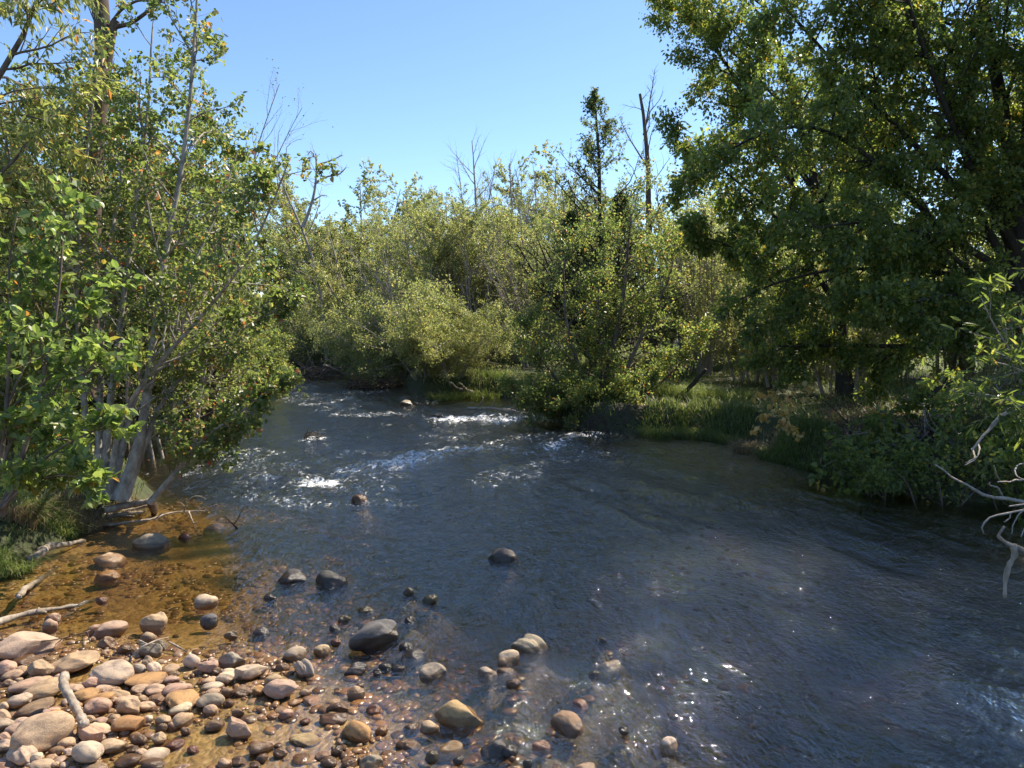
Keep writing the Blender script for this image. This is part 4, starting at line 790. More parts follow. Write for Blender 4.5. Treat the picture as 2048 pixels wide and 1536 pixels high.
for i, (u, Y, h, lean, lab) in enumerate([(800, 25.5, 4.6, (-1.0, -.3), 'bare pale-twigged willow leaning left in front of the thicket'), (960, 26, 5.0, (.2, -.3), 'bare pale-twigged willow standing upright above the leaning brown trunk'), (1060, 24.5, 4.2, (-.6, -.3), 'bare pale-twigged willow between the thicket and the bright green tree'), (640, 33, 4.5, (.3, 0), 'bare grey-twigged willow behind the far drift pile'),
                                          (1420, 20, 4.4, (-.3, -.2), 'bare grey-twigged shrub tangled at the edge of the huge shady tree'), (330, 12.2, 4.8, (.3, -.2), 'bare pale-twigged shrub among the pale alder stems'), (60, 10.5, 4.2, (.3, -.2), 'bare pale-twigged shrub behind the broad-leaved shrub')]):
    plant('bare_willow', lab, 'shrub', bankpt(u, 760, Y), fan(np.random.default_rng(600 + i), 7, h, 1.3, .035, lean, base_r=.4),
          [dict(m=13, t=(.25, 1), ang=(42, 12), len=LN(.26, .45), n=5, k=4, wander=.16, trop=.05), dict(m=7, t=(.15, 1), ang=(42, 14), len=LN(.45, .3), n=4, k=3, wander=.18, trop=.03)],
          leaf=dict(m=2, size=.05, width=.6, t0=.5), leafmat='olive_leaf', bark='twig_bark', seed=620 + i)
# ------------------------------------------------------------------ stones
STONE_COL = {'tan': (.45, .33, .22), 'pale': (.58, .47, .35), 'pink': (.47, .32, .235), 'orange': (.43, .25, .11), 'brown': (.24, .16, .10), 'grey': (.31, .265, .21), 'dark': (.075, .07, .068),
             'red': (.26, .13, .085), 'gpink': (.45, .35, .28), 'slate': (.12, .12, .135), 'mossy': (.14, .13, .075), 'gold': (.36, .26, .14), 'gtan': (.42, .34, .25)}
STONE_WORD = {'tan': 'tan', 'pale': 'pale beige', 'pink': 'pinkish', 'orange': 'orange-tan', 'brown': 'brown', 'grey': 'grey', 'dark': 'dark', 'red': 'reddish brown', 'gpink': 'pinkish grey', 'slate': 'slate-coloured', 'mossy': 'mossy', 'gold': 'golden brown', 'gtan': 'greyish tan'}
import bmesh
def ico(sub_):
    bm = bmesh.new(); bmesh.ops.create_icosphere(bm, subdivisions=sub_, radius=1.0)
    V = np.array([v.co[:] for v in bm.verts]); F = np.array([[l.vert.index for l in f.loops] for f in bm.faces]); bm.free(); return V, F
IV, IF = ico(5)
def vn3(p, s): return (vn(p[:, 0] + p[:, 2] * .7, p[:, 1] - p[:, 2] * .4, s) + vn(p[:, 1] + p[:, 0] * .3, p[:, 2] + p[:, 0] * .5, s + 5)) - 1
def stone_mesh(seed, kind):
    rng = np.random.default_rng(seed); p = IV.copy()
    nf, lo, hi = {'round': (4, .80, .95), 'block': (8, .62, .82), 'flat': (5, .72, .9), 'wedge': (6, .55, .8)}[kind]
    for _ in range(nf):
        d = norm(rng.normal(0, 1, 3)); h = rng.uniform(lo, hi); e = p @ d - h
        sft = .045 if kind in ('block', 'wedge') else .10
        p -= np.outer(np.where(e > -sft, (e + sft) ** 2 / (4 * sft) * (e < sft) + e * (e >= sft), 0), d) * .93
    p += norm(p) * (vn3(p * 1.1 + 3, seed) * .24 + vn3(p * 2.4 + 9, seed + 3) * .085 + vn3(p * 6, seed + 7) * .022)[:, None]
    p -= (p.max(0) + p.min(0)) / 2; p /= (p.max(0) - p.min(0)) / 2
    return mesh_np('river_stone_' + kind, p, tris=IF, mat=M['stone'])
SM = {k: [stone_mesh(s0 + i * 3, k) for i in range(n_)] for k, n_, s0 in (('round', 6, 100), ('block', 5, 200), ('flat', 3, 300), ('wedge', 4, 400))}
srng = np.random.default_rng(23)
placed = []
for i, s in enumerate(S):
    p = at(s['u'], s['v'] + s['h'] * .1, .03); dist = np.linalg.norm(p - [0, 0, H])
    on_bar = bool(inside(p[:1], p[1:2], BAR)[0])
    th = math.asin((H - .03) / dist); m = dist / FPX * 1.0
    a = s['w'] * m / 2; hv = s['h'] * m / 2
    b_ = min(a * (.6 if s['k'] == 'wedge' else .7), hv / math.sin(th) * .75) if s['k'] != 'flat' else min(a * .85, hv / math.sin(th) * .85)
    c = math.sqrt(max(hv ** 2 - (b_ * math.sin(th)) ** 2, (.3 * hv) ** 2)) / math.cos(th)
    c = min(c, a * .95); c = max(c, a * .22)
    if not on_bar: c *= 1.15
    g = gz(p[0], p[1])
    zc = (max(g, -.01) + c * .72) if on_bar else c * (.30 if s['k'] != 'flat' else .2)
    p = at(s['u'], s['v'] + (0 if on_bar else s['h'] * .12), zc)
    top, bot = zc + c, min(g, 0) - .03
    if not on_bar and bot < zc - c: c = max(c, min((top - bot) / 2, a * .8)); p[2] = top - c
    me = SM[s['k']][int(srng.integers(len(SM[s['k']])))]
    o = bpy.data.objects.new('river_stone', me); col.objects.link(o)
    o.location = tuple(p)
    aspect = s['w'] / max(s['h'], 1); yaw = R(s['t']) * 1.5
    rr = np.array([srng.normal(0, .12), srng.normal(0, .12) - R(s['t']) * .15, yaw + (math.pi if srng.random() < .5 else 0)])
    k_ = 1.0 / max(.85, math.cos(min(abs(yaw), .6)))
    o.rotation_euler = tuple(rr); o.scale = (a * .98 * k_, b_ * .98, c * .98)
    cc = np.array(STONE_COL[s['c']]) * [.97, .92, .86] * srng.uniform(.85, 1.12) * np.array([srng.uniform(.95, 1.05), 1, srng.uniform(.92, 1.06)])
    wet = srng.uniform(.015, .035) if on_bar else srng.uniform(.03, .06)
    if s['c'] in ('dark', 'slate', 'mossy', 'brown', 'red'): wet += .02
    if s['h'] * m < .05: wet += .012
    o.color = (*cc, wet); s['o'] = o; s['p'] = p; s['r'] = a
# each label singles out one stone: hand-written, or by its look and the landmark stone beside it
lms = [s for s in S if s['short']]; used = set()
for s in S:
    size = 'tiny' if s['w'] < 22 else 'small' if s['w'] < 34 else 'medium-sized' if s['w'] < 50 else 'large'
    lab = s['lab']
    if not lab:
        look = f"{size} {STONE_WORD[s['c']]} {dict(round='rounded', block='blocky', flat='flat', wedge='angular')[s['k']]} stone"
        cand = sorted((math.hypot(s['u'] - l['u'], (s['v'] - l['v']) * 1.4), l) if False else (math.hypot(s['u'] - l['u'], (s['v'] - l['v']) * 1.4), k, l) for k, l in enumerate(lms))
        for d, k, l in cand[:6]:
            du, dv = s['u'] - l['u'], (s['v'] - l['v']) * 1.2
            rel = ('right of' if du > 0 else 'left of') if abs(du) > abs(dv) * 1.6 else ('in front of' if dv > 0 else 'behind') if abs(dv) > abs(du) * 1.6 else (('front-right of' if du > 0 else 'front-left of') if dv > 0 else ('back-right of' if du > 0 else 'back-left of'))
            near = 'just ' if d < 55 else 'a little ' if d < 110 else 'well '
            lab = f"{look} {near}{rel} the {l['short']}"
            if lab not in used: break
        else: print('DUP', lab)
    used.add(lab); tag(s['o'], lab, 'stone', 'stones of the gravel bar and stream')

# ------------------------------------------------------------------ pebbles: too many to count
def pebbles(name, N, region, smin, smax, seed, flat=.55, zoff=.0, keep=None):
    rng = np.random.default_rng(seed); v0, f0 = ico(2)
    x = rng.uniform(region[0], region[1], N * 4); y = rng.uniform(region[2], region[3], N * 4)
    kp = keep(x, y, rng)
    x, y = x[kp][:N], y[kp][:N]; n = len(x)
    s = smin + (smax - smin) * rng.random(n) ** 2.2
    base = norm(v0[None] + 0); V = np.repeat(v0[None], n, 0)
    for _ in range(3):
        d = norm(rng.normal(0, 1, (n, 3))); h = rng.uniform(.6, .9, n); e = np.einsum('nij,nj->ni', V, d) - h[:, None]
        V = V - np.maximum(e, 0)[..., None] * d[:, None] * .9
    sc = np.stack([s, s * rng.uniform(.6, .95, n), s * rng.uniform(flat * .7, flat * 1.2, n)], -1)
    V = V * sc[:, None]; a = rng.random(n) * 6.283; ca, sa = np.cos(a)[:, None], np.sin(a)[:, None]
    V = np.stack([V[..., 0] * ca - V[..., 1] * sa, V[..., 0] * sa + V[..., 1] * ca, V[..., 2]], -1)
    z = ground_z(x, y) + sc[:, 2] * .35 + zoff
    V = V + np.stack([x, y, z], -1)[:, None]
    F = (np.arange(n)[:, None, None] * len(v0) + f0[None]).reshape(-1, 3)
    return mesh_np(name, V.reshape(-1, 3), tris=F, mat=M['pebble'], tint=np.repeat(rng.random(n), len(f0)))
def peb_mat():
    m, n, out = newmat('pebble')
    at_ = nd(n, 'ShaderNodeAttribute', attribute_name='tint'); g = nd(n, 'ShaderNodeNewGeometry')
    c = ramp(n, at_.outputs['Fac'], [(0, (.10, .065, .04)), (.2, (.26, .15, .08)), (.4, (.38, .25, .15)), (.55, (.34, .19, .08)), (.7, (.44, .33, .23)), (.85, (.30, .2, .15)), (1, (.5, .42, .33))])
    no = nd(n, 'ShaderNodeTexNoise', i_Scale=60.0, i_Detail=4.0); n.links.new(g.outputs['Position'], no.inputs['Vector'])
    c = mixc(n, 1.0, c, ramp(n, no.outputs['Fac'], [(.3, .65), (.7, 1.25)]), 'MULTIPLY')
    s = nd(n, 'ShaderNodeSeparateXYZ'); n.links.new(g.outputs['Position'], s.inputs[0])
    f = nd(n, 'ShaderNodeMapRange', i_1=.012, i_2=.03, i_3=1.0, i_4=0.0); n.links.new(s.outputs[2], f.inputs[0])
    c = mixc(n, f.outputs[0], c, mixc(n, 1.0, c, (.62, .52, .40), 'MULTIPLY'))
    p = nd(n, 'ShaderNodeBsdfPrincipled'); n.links.new(c, p.inputs['Base Color'])
    n.links.new(math_(n, 'SUBTRACT', .75, math_(n, 'MULTIPLY', f.outputs[0], .5)), p.inputs['Roughness'])
    b = nd(n, 'ShaderNodeBump', i_Strength=.4, i_Distance=.01); n.links.new(no.outputs['Fac'], b.inputs['Height']); n.links.new(b.outputs[0], p.inputs['Normal'])
    n.links.new(p.outputs[0], out.inputs[0]); return m
M['pebble'] = peb_mat()
def keep_bar(x, y, rng):
    d = np.where(inside(x, y, BAR), 0, seg_dist(x, y, BAR)); pat = fbm(x * 1.7, y * 1.7, 55, 3)
    return (d < .7) & (rng.random(len(x)) < np.clip(1.1 - d / .6, .05, 1)) & (pat > .40) & inside(x, y, POLY)
tag(link('gravel', pebbles('gravel', 6000, (-5, 1.2, 2.9, 7.2), .006, .036, 61, keep=keep_bar)), 'wet gravel of small pebbles between the stones of the bar', 'gravel', kind='stuff')
def keep_bed(x, y, rng):
    pat = fbm(x * .8, y * .8, 58, 3); d = np.where(inside(x, y, SHAL), 0, seg_dist(x, y, np.vstack([SHAL, SHAL[:1]]))); return inside(x, y, POLY) & (pat > .3) & (rng.random(len(x)) < np.clip(1 - d / 2.2, .1, 1)) & (~inside(x, y, BAR) | (rng.random(len(x)) < .3))
tag(link('bed_gravel', pebbles('bed_gravel', 6500, (-6, 3, 3.0, 11), .012, .06, 62, flat=.38, zoff=-.006, keep=keep_bed)), 'rounded cobbles lying under water on the stream bed', 'gravel', kind='stuff')
# ------------------------------------------------------------------ sticks and branches
def stick(name, label, cat, paths, mat='driftwood', k=8, n=14, seed=0, rough=.25, group=None, noise=.06, parts=None):
    """paths: list of (points in world, radius, end ratio). One connected piece of wood, forks included."""
    rng = np.random.default_rng(seed + 900)
    g = Geo(); root = None; base = np.asarray(paths[0][0][0])
    for pts, r, e in paths:
        pl = resample(np.asarray(pts) - base, n); L = np.linalg.norm(np.diff(pl, axis=0), axis=1).sum()
        j = rng.normal(0, noise * L / n, pl.shape); j[0] = 0; pl = pl + j
        rr = taper(np.array([r]), n, e)[0] * rng.uniform(1 - rough, 1 + rough, n + 1)
        g.add(*tube(pl[None], rr[None], k, caps=True))
    o = link(name, mesh_np(name, *g.get(), mat=M[mat]), loc=base); tag(o, label, cat, group); return o
def wp(pts, sc, ox, oy, zz):      # zoomed picture points -> world points at heights zz
    zz = zz if hasattr(zz, '__len__') else [zz] * len(pts)
    return [at(ox + u / sc, oy + v / sc, z) for (u, v), z in zip(pts, zz)]
a = lambda pts, z: wp(pts, 5.12, 0, 1236, z)
stick('driftwood', 'weathered grey driftwood stick propped upright over the stones', 'driftwood', [(a([(660, 580), (645, 690), (735, 830), (800, 970), (880, 1100)], [.22, .2, .17, .13, .10]), .028, .8), (a([(830, 1070), (805, 1165)], [.12, .03]), .016, .6)], n=26, rough=.2, seed=1)
a = lambda pts, z: wp(pts, 4.096, 0, 950, z)
stick('branch', 'long wet branch half sunk in the shallows with a pale peeled end', 'branch', [(a([(-250, 1290), (0, 1205), (130, 1150), (300, 1112), (480, 1100), (700, 1045), (800, 1015)], [.05, .04, .04, .05, .02, .0, -.03]), .032, .35), (a([(300, 1112), (380, 1130)], [.05, .02]), .03, .5)], mat='driftwood', seed=2)
stick('driftwood_log', 'pale barkless crooked log lying along the left waterline', 'log', [(a([(225, 705), (300, 668), (345, 625), (385, 590), (520, 572), (690, 540)], [.05, .07, .09, .09, .05, .0]), .05, .4)], seed=3, n=18)
stick('branch', 'submerged straight stick with its pale broken end above the amber water', 'branch', [(a([(150, 990), (245, 905), (480, 750), (600, 670)], [.06, .02, -.05, -.08]), .03, .4), (a([(150, 990), (170, 1005)], [.06, .05]), .022, .4)], seed=4)
stick('twig', 'long thin dark twig lying across the angular slab stone', 'twig', [(a([(-60, 1350), (200, 1362), (400, 1356), (560, 1330), (740, 1275)], [.10, .13, .10, .08, .10]), .008, .5), (a([(200, 1362), (170, 1480)], [.13, .05]), .006, .5), (a([(510, 1342), (440, 1400)], [.09, .03]), .005, .4), (a([(715, 1282), (738, 1385)], [.1, .02]), .006, .5), (a([(0, 1300), (30, 1358)], [.12, .11]), .006, .6), (a([(570, 1328), (572, 1285)], [.08, .14]), .004, .5)], mat='wet_wood', k=5, seed=5, noise=.03)
stick('twig', 'thin white twig leaning on the pointed grey stone', 'twig', [(a([(1090, 1465), (1190, 1395), (1290, 1350), (1380, 1330)], [.04, .12, .12, .08]), .008, .6), (a([(1140, 1355), (1200, 1383)], [.1, .12]), .008, .7)], mat='driftwood', k=5, seed=6, noise=.02)
stick('twig', 'short straight white twig poking out over the shadowed shallows', 'twig', [(a([(1385, 1368), (1440, 1395), (1535, 1450)], [.06, .05, .01]), .009, .5)], mat='driftwood', k=5, seed=7, noise=.01)
stick('branch', 'stranded branch with upturned twigs in the shallows below the root mass', 'branch', [(a([(840, 415), (1050, 388), (1250, 370), (1340, 310), (1480, 290), (1600, 300), (1680, 290)], [.02, .04, .04, .08, .09, .06, .08]), .02, .35), (a([(1540, 295), (1575, 370), (1600, 450)], [.07, .05, -.01]), .011, .5), (a([(1510, 295), (1525, 215)], [.08, .25]), .010, .5), (a([(1515, 260), (1480, 225)], [.15, .2]), .008, .5), (a([(1525, 225), (1580, 175), (1640, 170), (1690, 200)], [.22, .3, .3, .25]), .006, .5), (a([(1260, 372), (1330, 310)], [.04, .14]), .01, .5), (a([(1580, 395), (1620, 385)], [.04, .05]), .008, .5)], mat='driftwood', k=6, seed=8)
stick('branch', 'small forked branch stuck in the current beside the flat awash stone', 'branch', [(a([(1950, 445), (1895, 390), (1840, 340)], [-.02, .08, .16]), .012, .5), (a([(1915, 405), (1955, 350), (1995, 255)], [.05, .15, .3]), .008, .4)], mat='wet_wood', k=6, seed=9)
# debris pile at the foot of the pale alder: each log a thing
for i, (p, z, r, lab) in enumerate([([(860, 290), (1050, 240), (1230, 215)], [.12, .16, .2], .05, 'bark-brown log on top of the debris under the pale alder'), ([(960, 262), (1120, 240), (1240, 250)], [.08, .1, .1], .045, 'short log jammed against the pale alder roots'), ([(840, 330), (1010, 318), (1180, 300)], [.04, .05, .06], .028, 'thin grey log at the waterline under the debris'), ([(1000, 300), (1150, 268), (1270, 240)], [.06, .1, .14], .022, 'slender pale stick slanting out of the debris'),
                                    ([(1230, 210), (1255, 270), (1262, 320)], [.2, .1, -.02], .05, 'dark root stub dipping into the water below the slanting grey stem'), ([(870, 350), (960, 335), (1100, 340)], [.02, .03, .02], .018, 'wet stick floating below the root mass')]):
    stick('log', lab, 'log', [(a(p, z), r, .6)], mat='wet_wood' if i in (1, 4) else 'driftwood', seed=20 + i, rough=.2, group='debris under the pale alder')
# far debris and midstream drift
b5 = lambda pts, z: wp(pts, 5.12, 500, 550, z)
rng = np.random.default_rng(31)
def tangle(name, label, cat, cen, ext, n_, r, mat, seed, up=.2):
    rng = np.random.default_rng(seed); P0 = np.asarray(cen) + rng.uniform(-1, 1, (n_, 3)) * ext; D = norm(rng.normal(0, 1, (n_, 3)) * [1.2, .7, up] + [0, 0, .05])
    pp = grow(rng, P0, D, rng.uniform(.4, 1.1, n_) * ext[0] * 1.4, 6, .22, 0); rr = taper(rng.uniform(.4, 1, n_) * r, 6, .4)
    V, F = tube(pp - np.asarray(cen), rr, 5, caps=True)
    o = link(name, mesh_np(name, V, F, mat=M[mat]), loc=cen); tag(o, label, cat); return o
tangle('debris_pile', 'dark pile of drift twigs caught below the drooping willow bush', 'debris', at(738, 768, .12), np.array([.75, .5, .14]), 90, .018, 'wet_wood', 41)
tangle('debris_pile', 'brown drift pile against the far left bank with a pole leaning out', 'debris', at(632, 745, .2), np.array([.9, .5, .25]), 90, .022, 'brown_bark', 42)
stick('pole', 'grey pole slanting from the far left drift pile down into the water', 'branch', [(b5([(760, 920), (900, 985), (1045, 1075)], [.75, .45, .05]), .05, .7)], seed=43, mat='twig_bark')
tangle('debris_clump', 'small brown clump of drift snagged in the riffle', 'debris', at(624, 874, .04), np.array([.16, .1, .06]), 40, .01, 'wet_wood', 44, up=.8)
c5 = lambda pts, z: wp(pts, 2.56, 600, 600, z)
stick('driftwood_log', 'bleached forked log end on the grassy point below the thicket', 'log', [(c5([(890, 478), (850, 462), (800, 455), (770, 425)], [.1, .2, .25, .5]), .07, .5), (c5([(850, 462), (825, 435), (815, 425)], [.2, .4, .5]), .05, .5)], seed=45)
stick('fallen_branch', 'grey fallen branch with upright twigs at the edge of the bright tree', 'branch', [(c5([(860, 555), (960, 552), (1080, 565), (1190, 585)], [.08, .12, .1, .05]), .035, .5), (c5([(910, 552), (940, 505), (930, 490)], [.1, .4, .5]), .02, .5), (c5([(980, 555), (1000, 500)], [.1, .4]), .02, .5), (c5([(1080, 560), (1130, 520), (1100, 500)], [.1, .3, .4]), .02, .5), (c5([(1120, 600), (1150, 555), (1200, 545)], [.02, .15, .2]), .025, .6)], seed=46, mat='twig_bark')
tangle('root_mass', 'bare reddish roots hanging in the undercut below the bright green tree', 'roots', at(1215, 855, .26), np.array([.4, .22, .2]), 70, .013, 'dark_bark', 47, up=1.3)
tangle('root_mass', 'dark tangle of roots and sticks on the steep shaded right bank', 'roots', aty(1885, 895, 10.6), np.array([.55, .22, .24]), 120, .014, 'dark_bark', 48, up=.5)
tangle('twig_heap', 'thin grey twigs fallen over the shaded bank below the leaf litter', 'twigs', aty(1960, 925, 10.0), np.array([.7, .2, .2]), 60, .012, 'twig_bark', 49, up=.6)
d6 = lambda pts, Y: [aty(1700 + u / 5.885, 700 + v / 5.885, Y) for u, v in pts]
stick('dead_pole', 'dark dead pole slanting out of the grass right of the bright green tree', 'branch', [([aty(1335, 812, 16.0), aty(1375, 780, 15.8), aty(1412, 738, 15.6)], .06, .6)], mat='dark_bark', seed=50)
stick('dead_branch', 'dark dead branch lying slantwise over the sunlit leaf litter', 'branch', [(d6([(600, 600), (800, 590), (1000, 480), (1250, 370)], 11.6), .035, .9), (d6([(1010, 490), (900, 620), (870, 700)], 11.4), .014, .5)], mat='dark_bark', seed=51)
stick('exposed_root', 'grey exposed root looping along the lip of the shaded right bank', 'root', [(d6([(930, 770), (1120, 790), (1220, 740), (1330, 735), (1450, 700), (1560, 650)], 10.6), .03, .6), (d6([(1180, 1280), (1300, 1080), (1420, 900), (1700, 680), (2060, 520)], 10.5), .06, 1.0)], mat='brown_bark', seed=52)
# bare limbs reaching in from the right, close by
YB = 6.0
g6 = lambda pts, Y: [aty(1348 + u / 2.926, 500 + v / 2.926, Y + dy) for (u, v), dy in zip(pts, np.linspace(.3, -.1, len(pts)))]
h6 = lambda pts, Y: [aty(1348 + u / 2.926, 1011 + v / 2.926, Y) for u, v in pts]
stick('bare_branch', 'bare pale branch hanging in from the right with a hooked forked tip', 'branch', [(g6([(2300, 800), (2048, 893), (1920, 965), (1830, 1060), (1775, 1130), (1745, 1170)], YB), .024, .35), (g6([(1745, 1165), (1762, 1200), (1755, 1235), (1700, 1262)], YB), .009, .5), (g6([(1778, 1130), (1792, 1165), (1775, 1215), (1705, 1245)], YB), .008, .5), (g6([(1940, 950), (2060, 930)], YB), .008, .5)], mat='twig_bark', seed=61, n=12)
stick('bare_branch', 'long thin curved bare branch low over the water at the right edge', 'branch', [(g6([(2300, 1490), (2048, 1470), (1900, 1455), (1780, 1420), (1680, 1365), (1600, 1320), (1537, 1262)], 5.6), .018, .3), (g6([(1925, 1450), (1900, 1390), (1850, 1380), (1845, 1365)], 5.6), .008, .5)], mat='twig_bark', seed=62, n=14)
stick('bare_branch', 'wiry bare twig above the long curved branch at the right edge', 'branch', [(g6([(2300, 1330), (2048, 1345), (1970, 1355), (1890, 1358)], 5.5), .012, .4), (g6([(1908, 1355), (1885, 1310), (1872, 1262)], 5.5), .007, .5), (g6([(2060, 1245), (2010, 1255), (1990, 1290), (2010, 1330), (2048, 1345)], 5.5), .006, .8)], mat='twig_bark', seed=63)
stick('bare_branch', 'drooping bare twigs curling down over the dark water at the right edge', 'branch', [(h6([(2350, -20), (2048, 35), (1940, 42), (1850, 60), (1795, 100), (1785, 140), (1815, 165)], 5.2), .012, .4), (h6([(1970, 40), (1965, 75), (1930, 98)], 5.2), .006, .5), (h6([(2060, 10), (2010, 60), (1985, 110), (1975, 165)], 5.2), .006, .5), (h6([(2070, 110), (2048, 140), (2030, 185)], 5.2), .006, .5), (h6([(2070, -10), (1960, 5)], 5.2), .008, .5)], mat='twig_bark', seed=64)
stick('bare_branch', 'bleached white crooked stick dangling over the dark water at the right edge', 'branch', [(h6([(2350, 380), (2120, 300), (2048, 265), (1985, 235)], 5.0), .022, .8), (h6([(1985, 235), (2003, 290), (1962, 340), (1938, 430), (1935, 540)], 5.0), .019, .6), (h6([(1985, 240), (1930, 210), (1893, 180), (1935, 122)], 5.0), .014, .6)], mat='driftwood', seed=65, n=14, noise=.02)

# ------------------------------------------------------------------ grass
def blades(rng, x, y, z, h, wd, lean, seg=3):
    n = len(x); a = rng.random(n) * 6.283 if np.ndim(lean) == 0 else lean
    d = np.stack([np.cos(a), np.sin(a), 0 * a], -1); sd_ = np.stack([-np.sin(a), np.cos(a), 0 * a], -1)
    hh = h * rng.uniform(.5, 1.15, n); bend = rng.uniform(.35, 1.5, n) * hh
    p0 = np.stack([x, y, z], -1); P = []
    for k in range(seg + 1):
        t = k / seg; c = p0 + d * (bend * t ** 1.8)[:, None] + UP * (hh * (t - rng.uniform(.25, .75, n) * t ** 2.6))[:, None]
        w_ = (wd * (1 - t) ** .7 * rng.uniform(.8, 1.2, n))[:, None] * sd_; P += [c - w_, c + w_]
    V = np.stack(P, 1); m_ = 2 * (seg + 1); o = np.arange(n)[:, None] * m_
    F = np.concatenate([o + [2 * k, 2 * k + 1, 2 * k + 3, 2 * k + 2] for k in range(seg)], 0)
    return V.reshape(-1, 3), F
def tuft(label, x, y, r, h, n_, mat, seed, wd=.004, group='grass tufts on the banks', zmin=-.02, side=None):
    rng = np.random.default_rng(seed); rad = r * np.sqrt(rng.random(n_)); th = rng.random(n_) * 6.283
    bx, by = x + rad * np.cos(th), y + rad * np.sin(th); z = np.maximum(ground_z(bx, by), zmin)
    lean = th + rng.normal(0, .7, n_)
    if side is not None: lean = np.where(rng.random(n_) < .45, side + rng.normal(0, .5, n_), lean)
    z0 = max(gz(x, y), zmin)
    V, F = blades(rng, bx - x, by - y, z - z0, h, wd, lean)
    t = np.clip(rng.normal(.45, .22, n_), 0, 1)
    o = link('grass_tuft', mesh_np('grass_tuft', V, F, mat=M[mat], smooth=False, tint=np.tile(t, 3)), loc=(x, y, z0)); tag(o, label, 'grass', group); return o
def tp(u, v, z=.3): q = at(u, v, z); return q[0], q[1]
sl = R(-50)
for i, (u, v, z, r, h, n_, mat, lab) in enumerate([
    (22, 1118, .12, .17, .22, 900, 'grass_blade', 'short bright green grass tuft at the waterline on the left edge'), (40, 1050, .25, .16, .30, 700, 'dry_grass', 'straw-and-green grass clump hanging over the left undercut'), (75, 1040, .25, .15, .32, 600, 'grass_blade', 'long-bladed green grass clump beside the straw-coloured one'),
    (160, 1012, .25, .24, .24, 1000, 'dry_grass', 'dry yellowish grass mound above the black undercut hole'), (115, 1020, .3, .18, .22, 600, 'grass_blade', 'dark green grass tuft left of the dry yellowish mound'), (262, 992, .2, .2, .2, 500, 'dry_grass', 'dry grass among the feet of the pale alder stems'), (20, 1010, .35, .2, .3, 500, 'grass_blade', 'grass tuft in the shade under the broad-leaved shrub')]):
    x, y = tp(u, v, z); tuft(lab, x, y, r, h, n_, mat, 300 + i, side=sl)
for i, (u, v, z, r, h, n_, mat, lab) in enumerate([
    (1330, 838, .3, .5, .34, 1300, 'grass_blade', 'long grass spilling over the bank just right of the bright green tree'), (1400, 835, .35, .5, .36, 1300, 'grass_blade', 'tall grass clump at the foot of the slanting dead pole'), (1460, 842, .35, .45, .32, 1100, 'grass_blade', 'grass clump overhanging the small brown backwater'),
    (1510, 865, .3, .4, .28, 1000, 'dry_grass', 'shaded grass hummock behind the flat pale grey rock'), (1580, 880, .3, .5, .30, 1700, 'grass_blade', 'rounded mossy-green grass mound jutting into the water on the right bank'), (1630, 900, .25, .35, .26, 800, 'grass_blade', 'shaded grass edge between the mound and the round-leaved shrub'),
    (960, 775, .25, .8, .42, 1100, 'grass_blade', 'bright sunlit grass on the point below the leaning brown trunk'), (900, 778, .25, .6, .36, 800, 'grass_blade', 'grass fringe beside the bleached forked log'), (1440, 800, .5, .8, .45, 1300, 'grass_blade', 'tall sunny grass behind the slanting dead pole'), (1370, 795, .5, .8, .45, 1300, 'grass_blade', 'tall grass between the bright green tree and the dead pole')]):
    x, y = tp(u, v, z); tuft(lab, x, y, r, h, n_, mat, 330 + i, wd=.006, side=R(-100))
rng = np.random.default_rng(71)
N = 110000; gx = rng.uniform(-12, 16, N); gy = rng.uniform(5, 32, N)
ok = ~inside(gx, gy, POLY) & (np.minimum(seg_dist(gx, gy, LP), seg_dist(gx, gy, RP)) > .2) & (fbm(gx * .5, gy * .5, 66, 3) > .33)
gx, gy = gx[ok], gy[ok]; lx = seg_dist(gx, gy, LP) < seg_dist(gx, gy, RP)
V, F = blades(rng, gx, gy, ground_z(gx, gy), np.where(lx, .25, .32), .006, 0)
tag(link('grass', mesh_np('grass', V, F, mat=M['grass_blade'], smooth=False, tint=np.tile(np.clip(rng.normal(.45, .22, len(gx)), 0, 1), 3))), 'uncut green grass covering the ground under the trees', 'grass', kind='stuff')
# leaf litter on the open bit of the right bank
N = 5000; q = np.array([tp(rng.uniform(1640, 2040), rng.uniform(800, 868), .55) for _ in range(N)]); z = ground_z(q[:, 0], q[:, 1]); kp = ~inside(q[:, 0], q[:, 1], POLY); q, z = q[kp], z[kp]
P = np.stack([np.c_[q, z + .01], np.c_[q + rng.normal(0, .02, q.shape), z + .015]], 1)
V, F, t = leaves(rng, P, 1, .06, width=.65, droop=0, spread=1.0, off=.0, upb=1.6)
V[:, 2] = np.maximum(V[:, 2], ground_z(V[:, 0], V[:, 1]) + .006)
tag(link('leaf_litter', mesh_np('leaf_litter', V, F, mat=M['litter'], smooth=False, tint=rng.random(len(F)))), 'brown fallen leaves scattered over the sunlit right bank', 'leaf litter', kind='stuff')

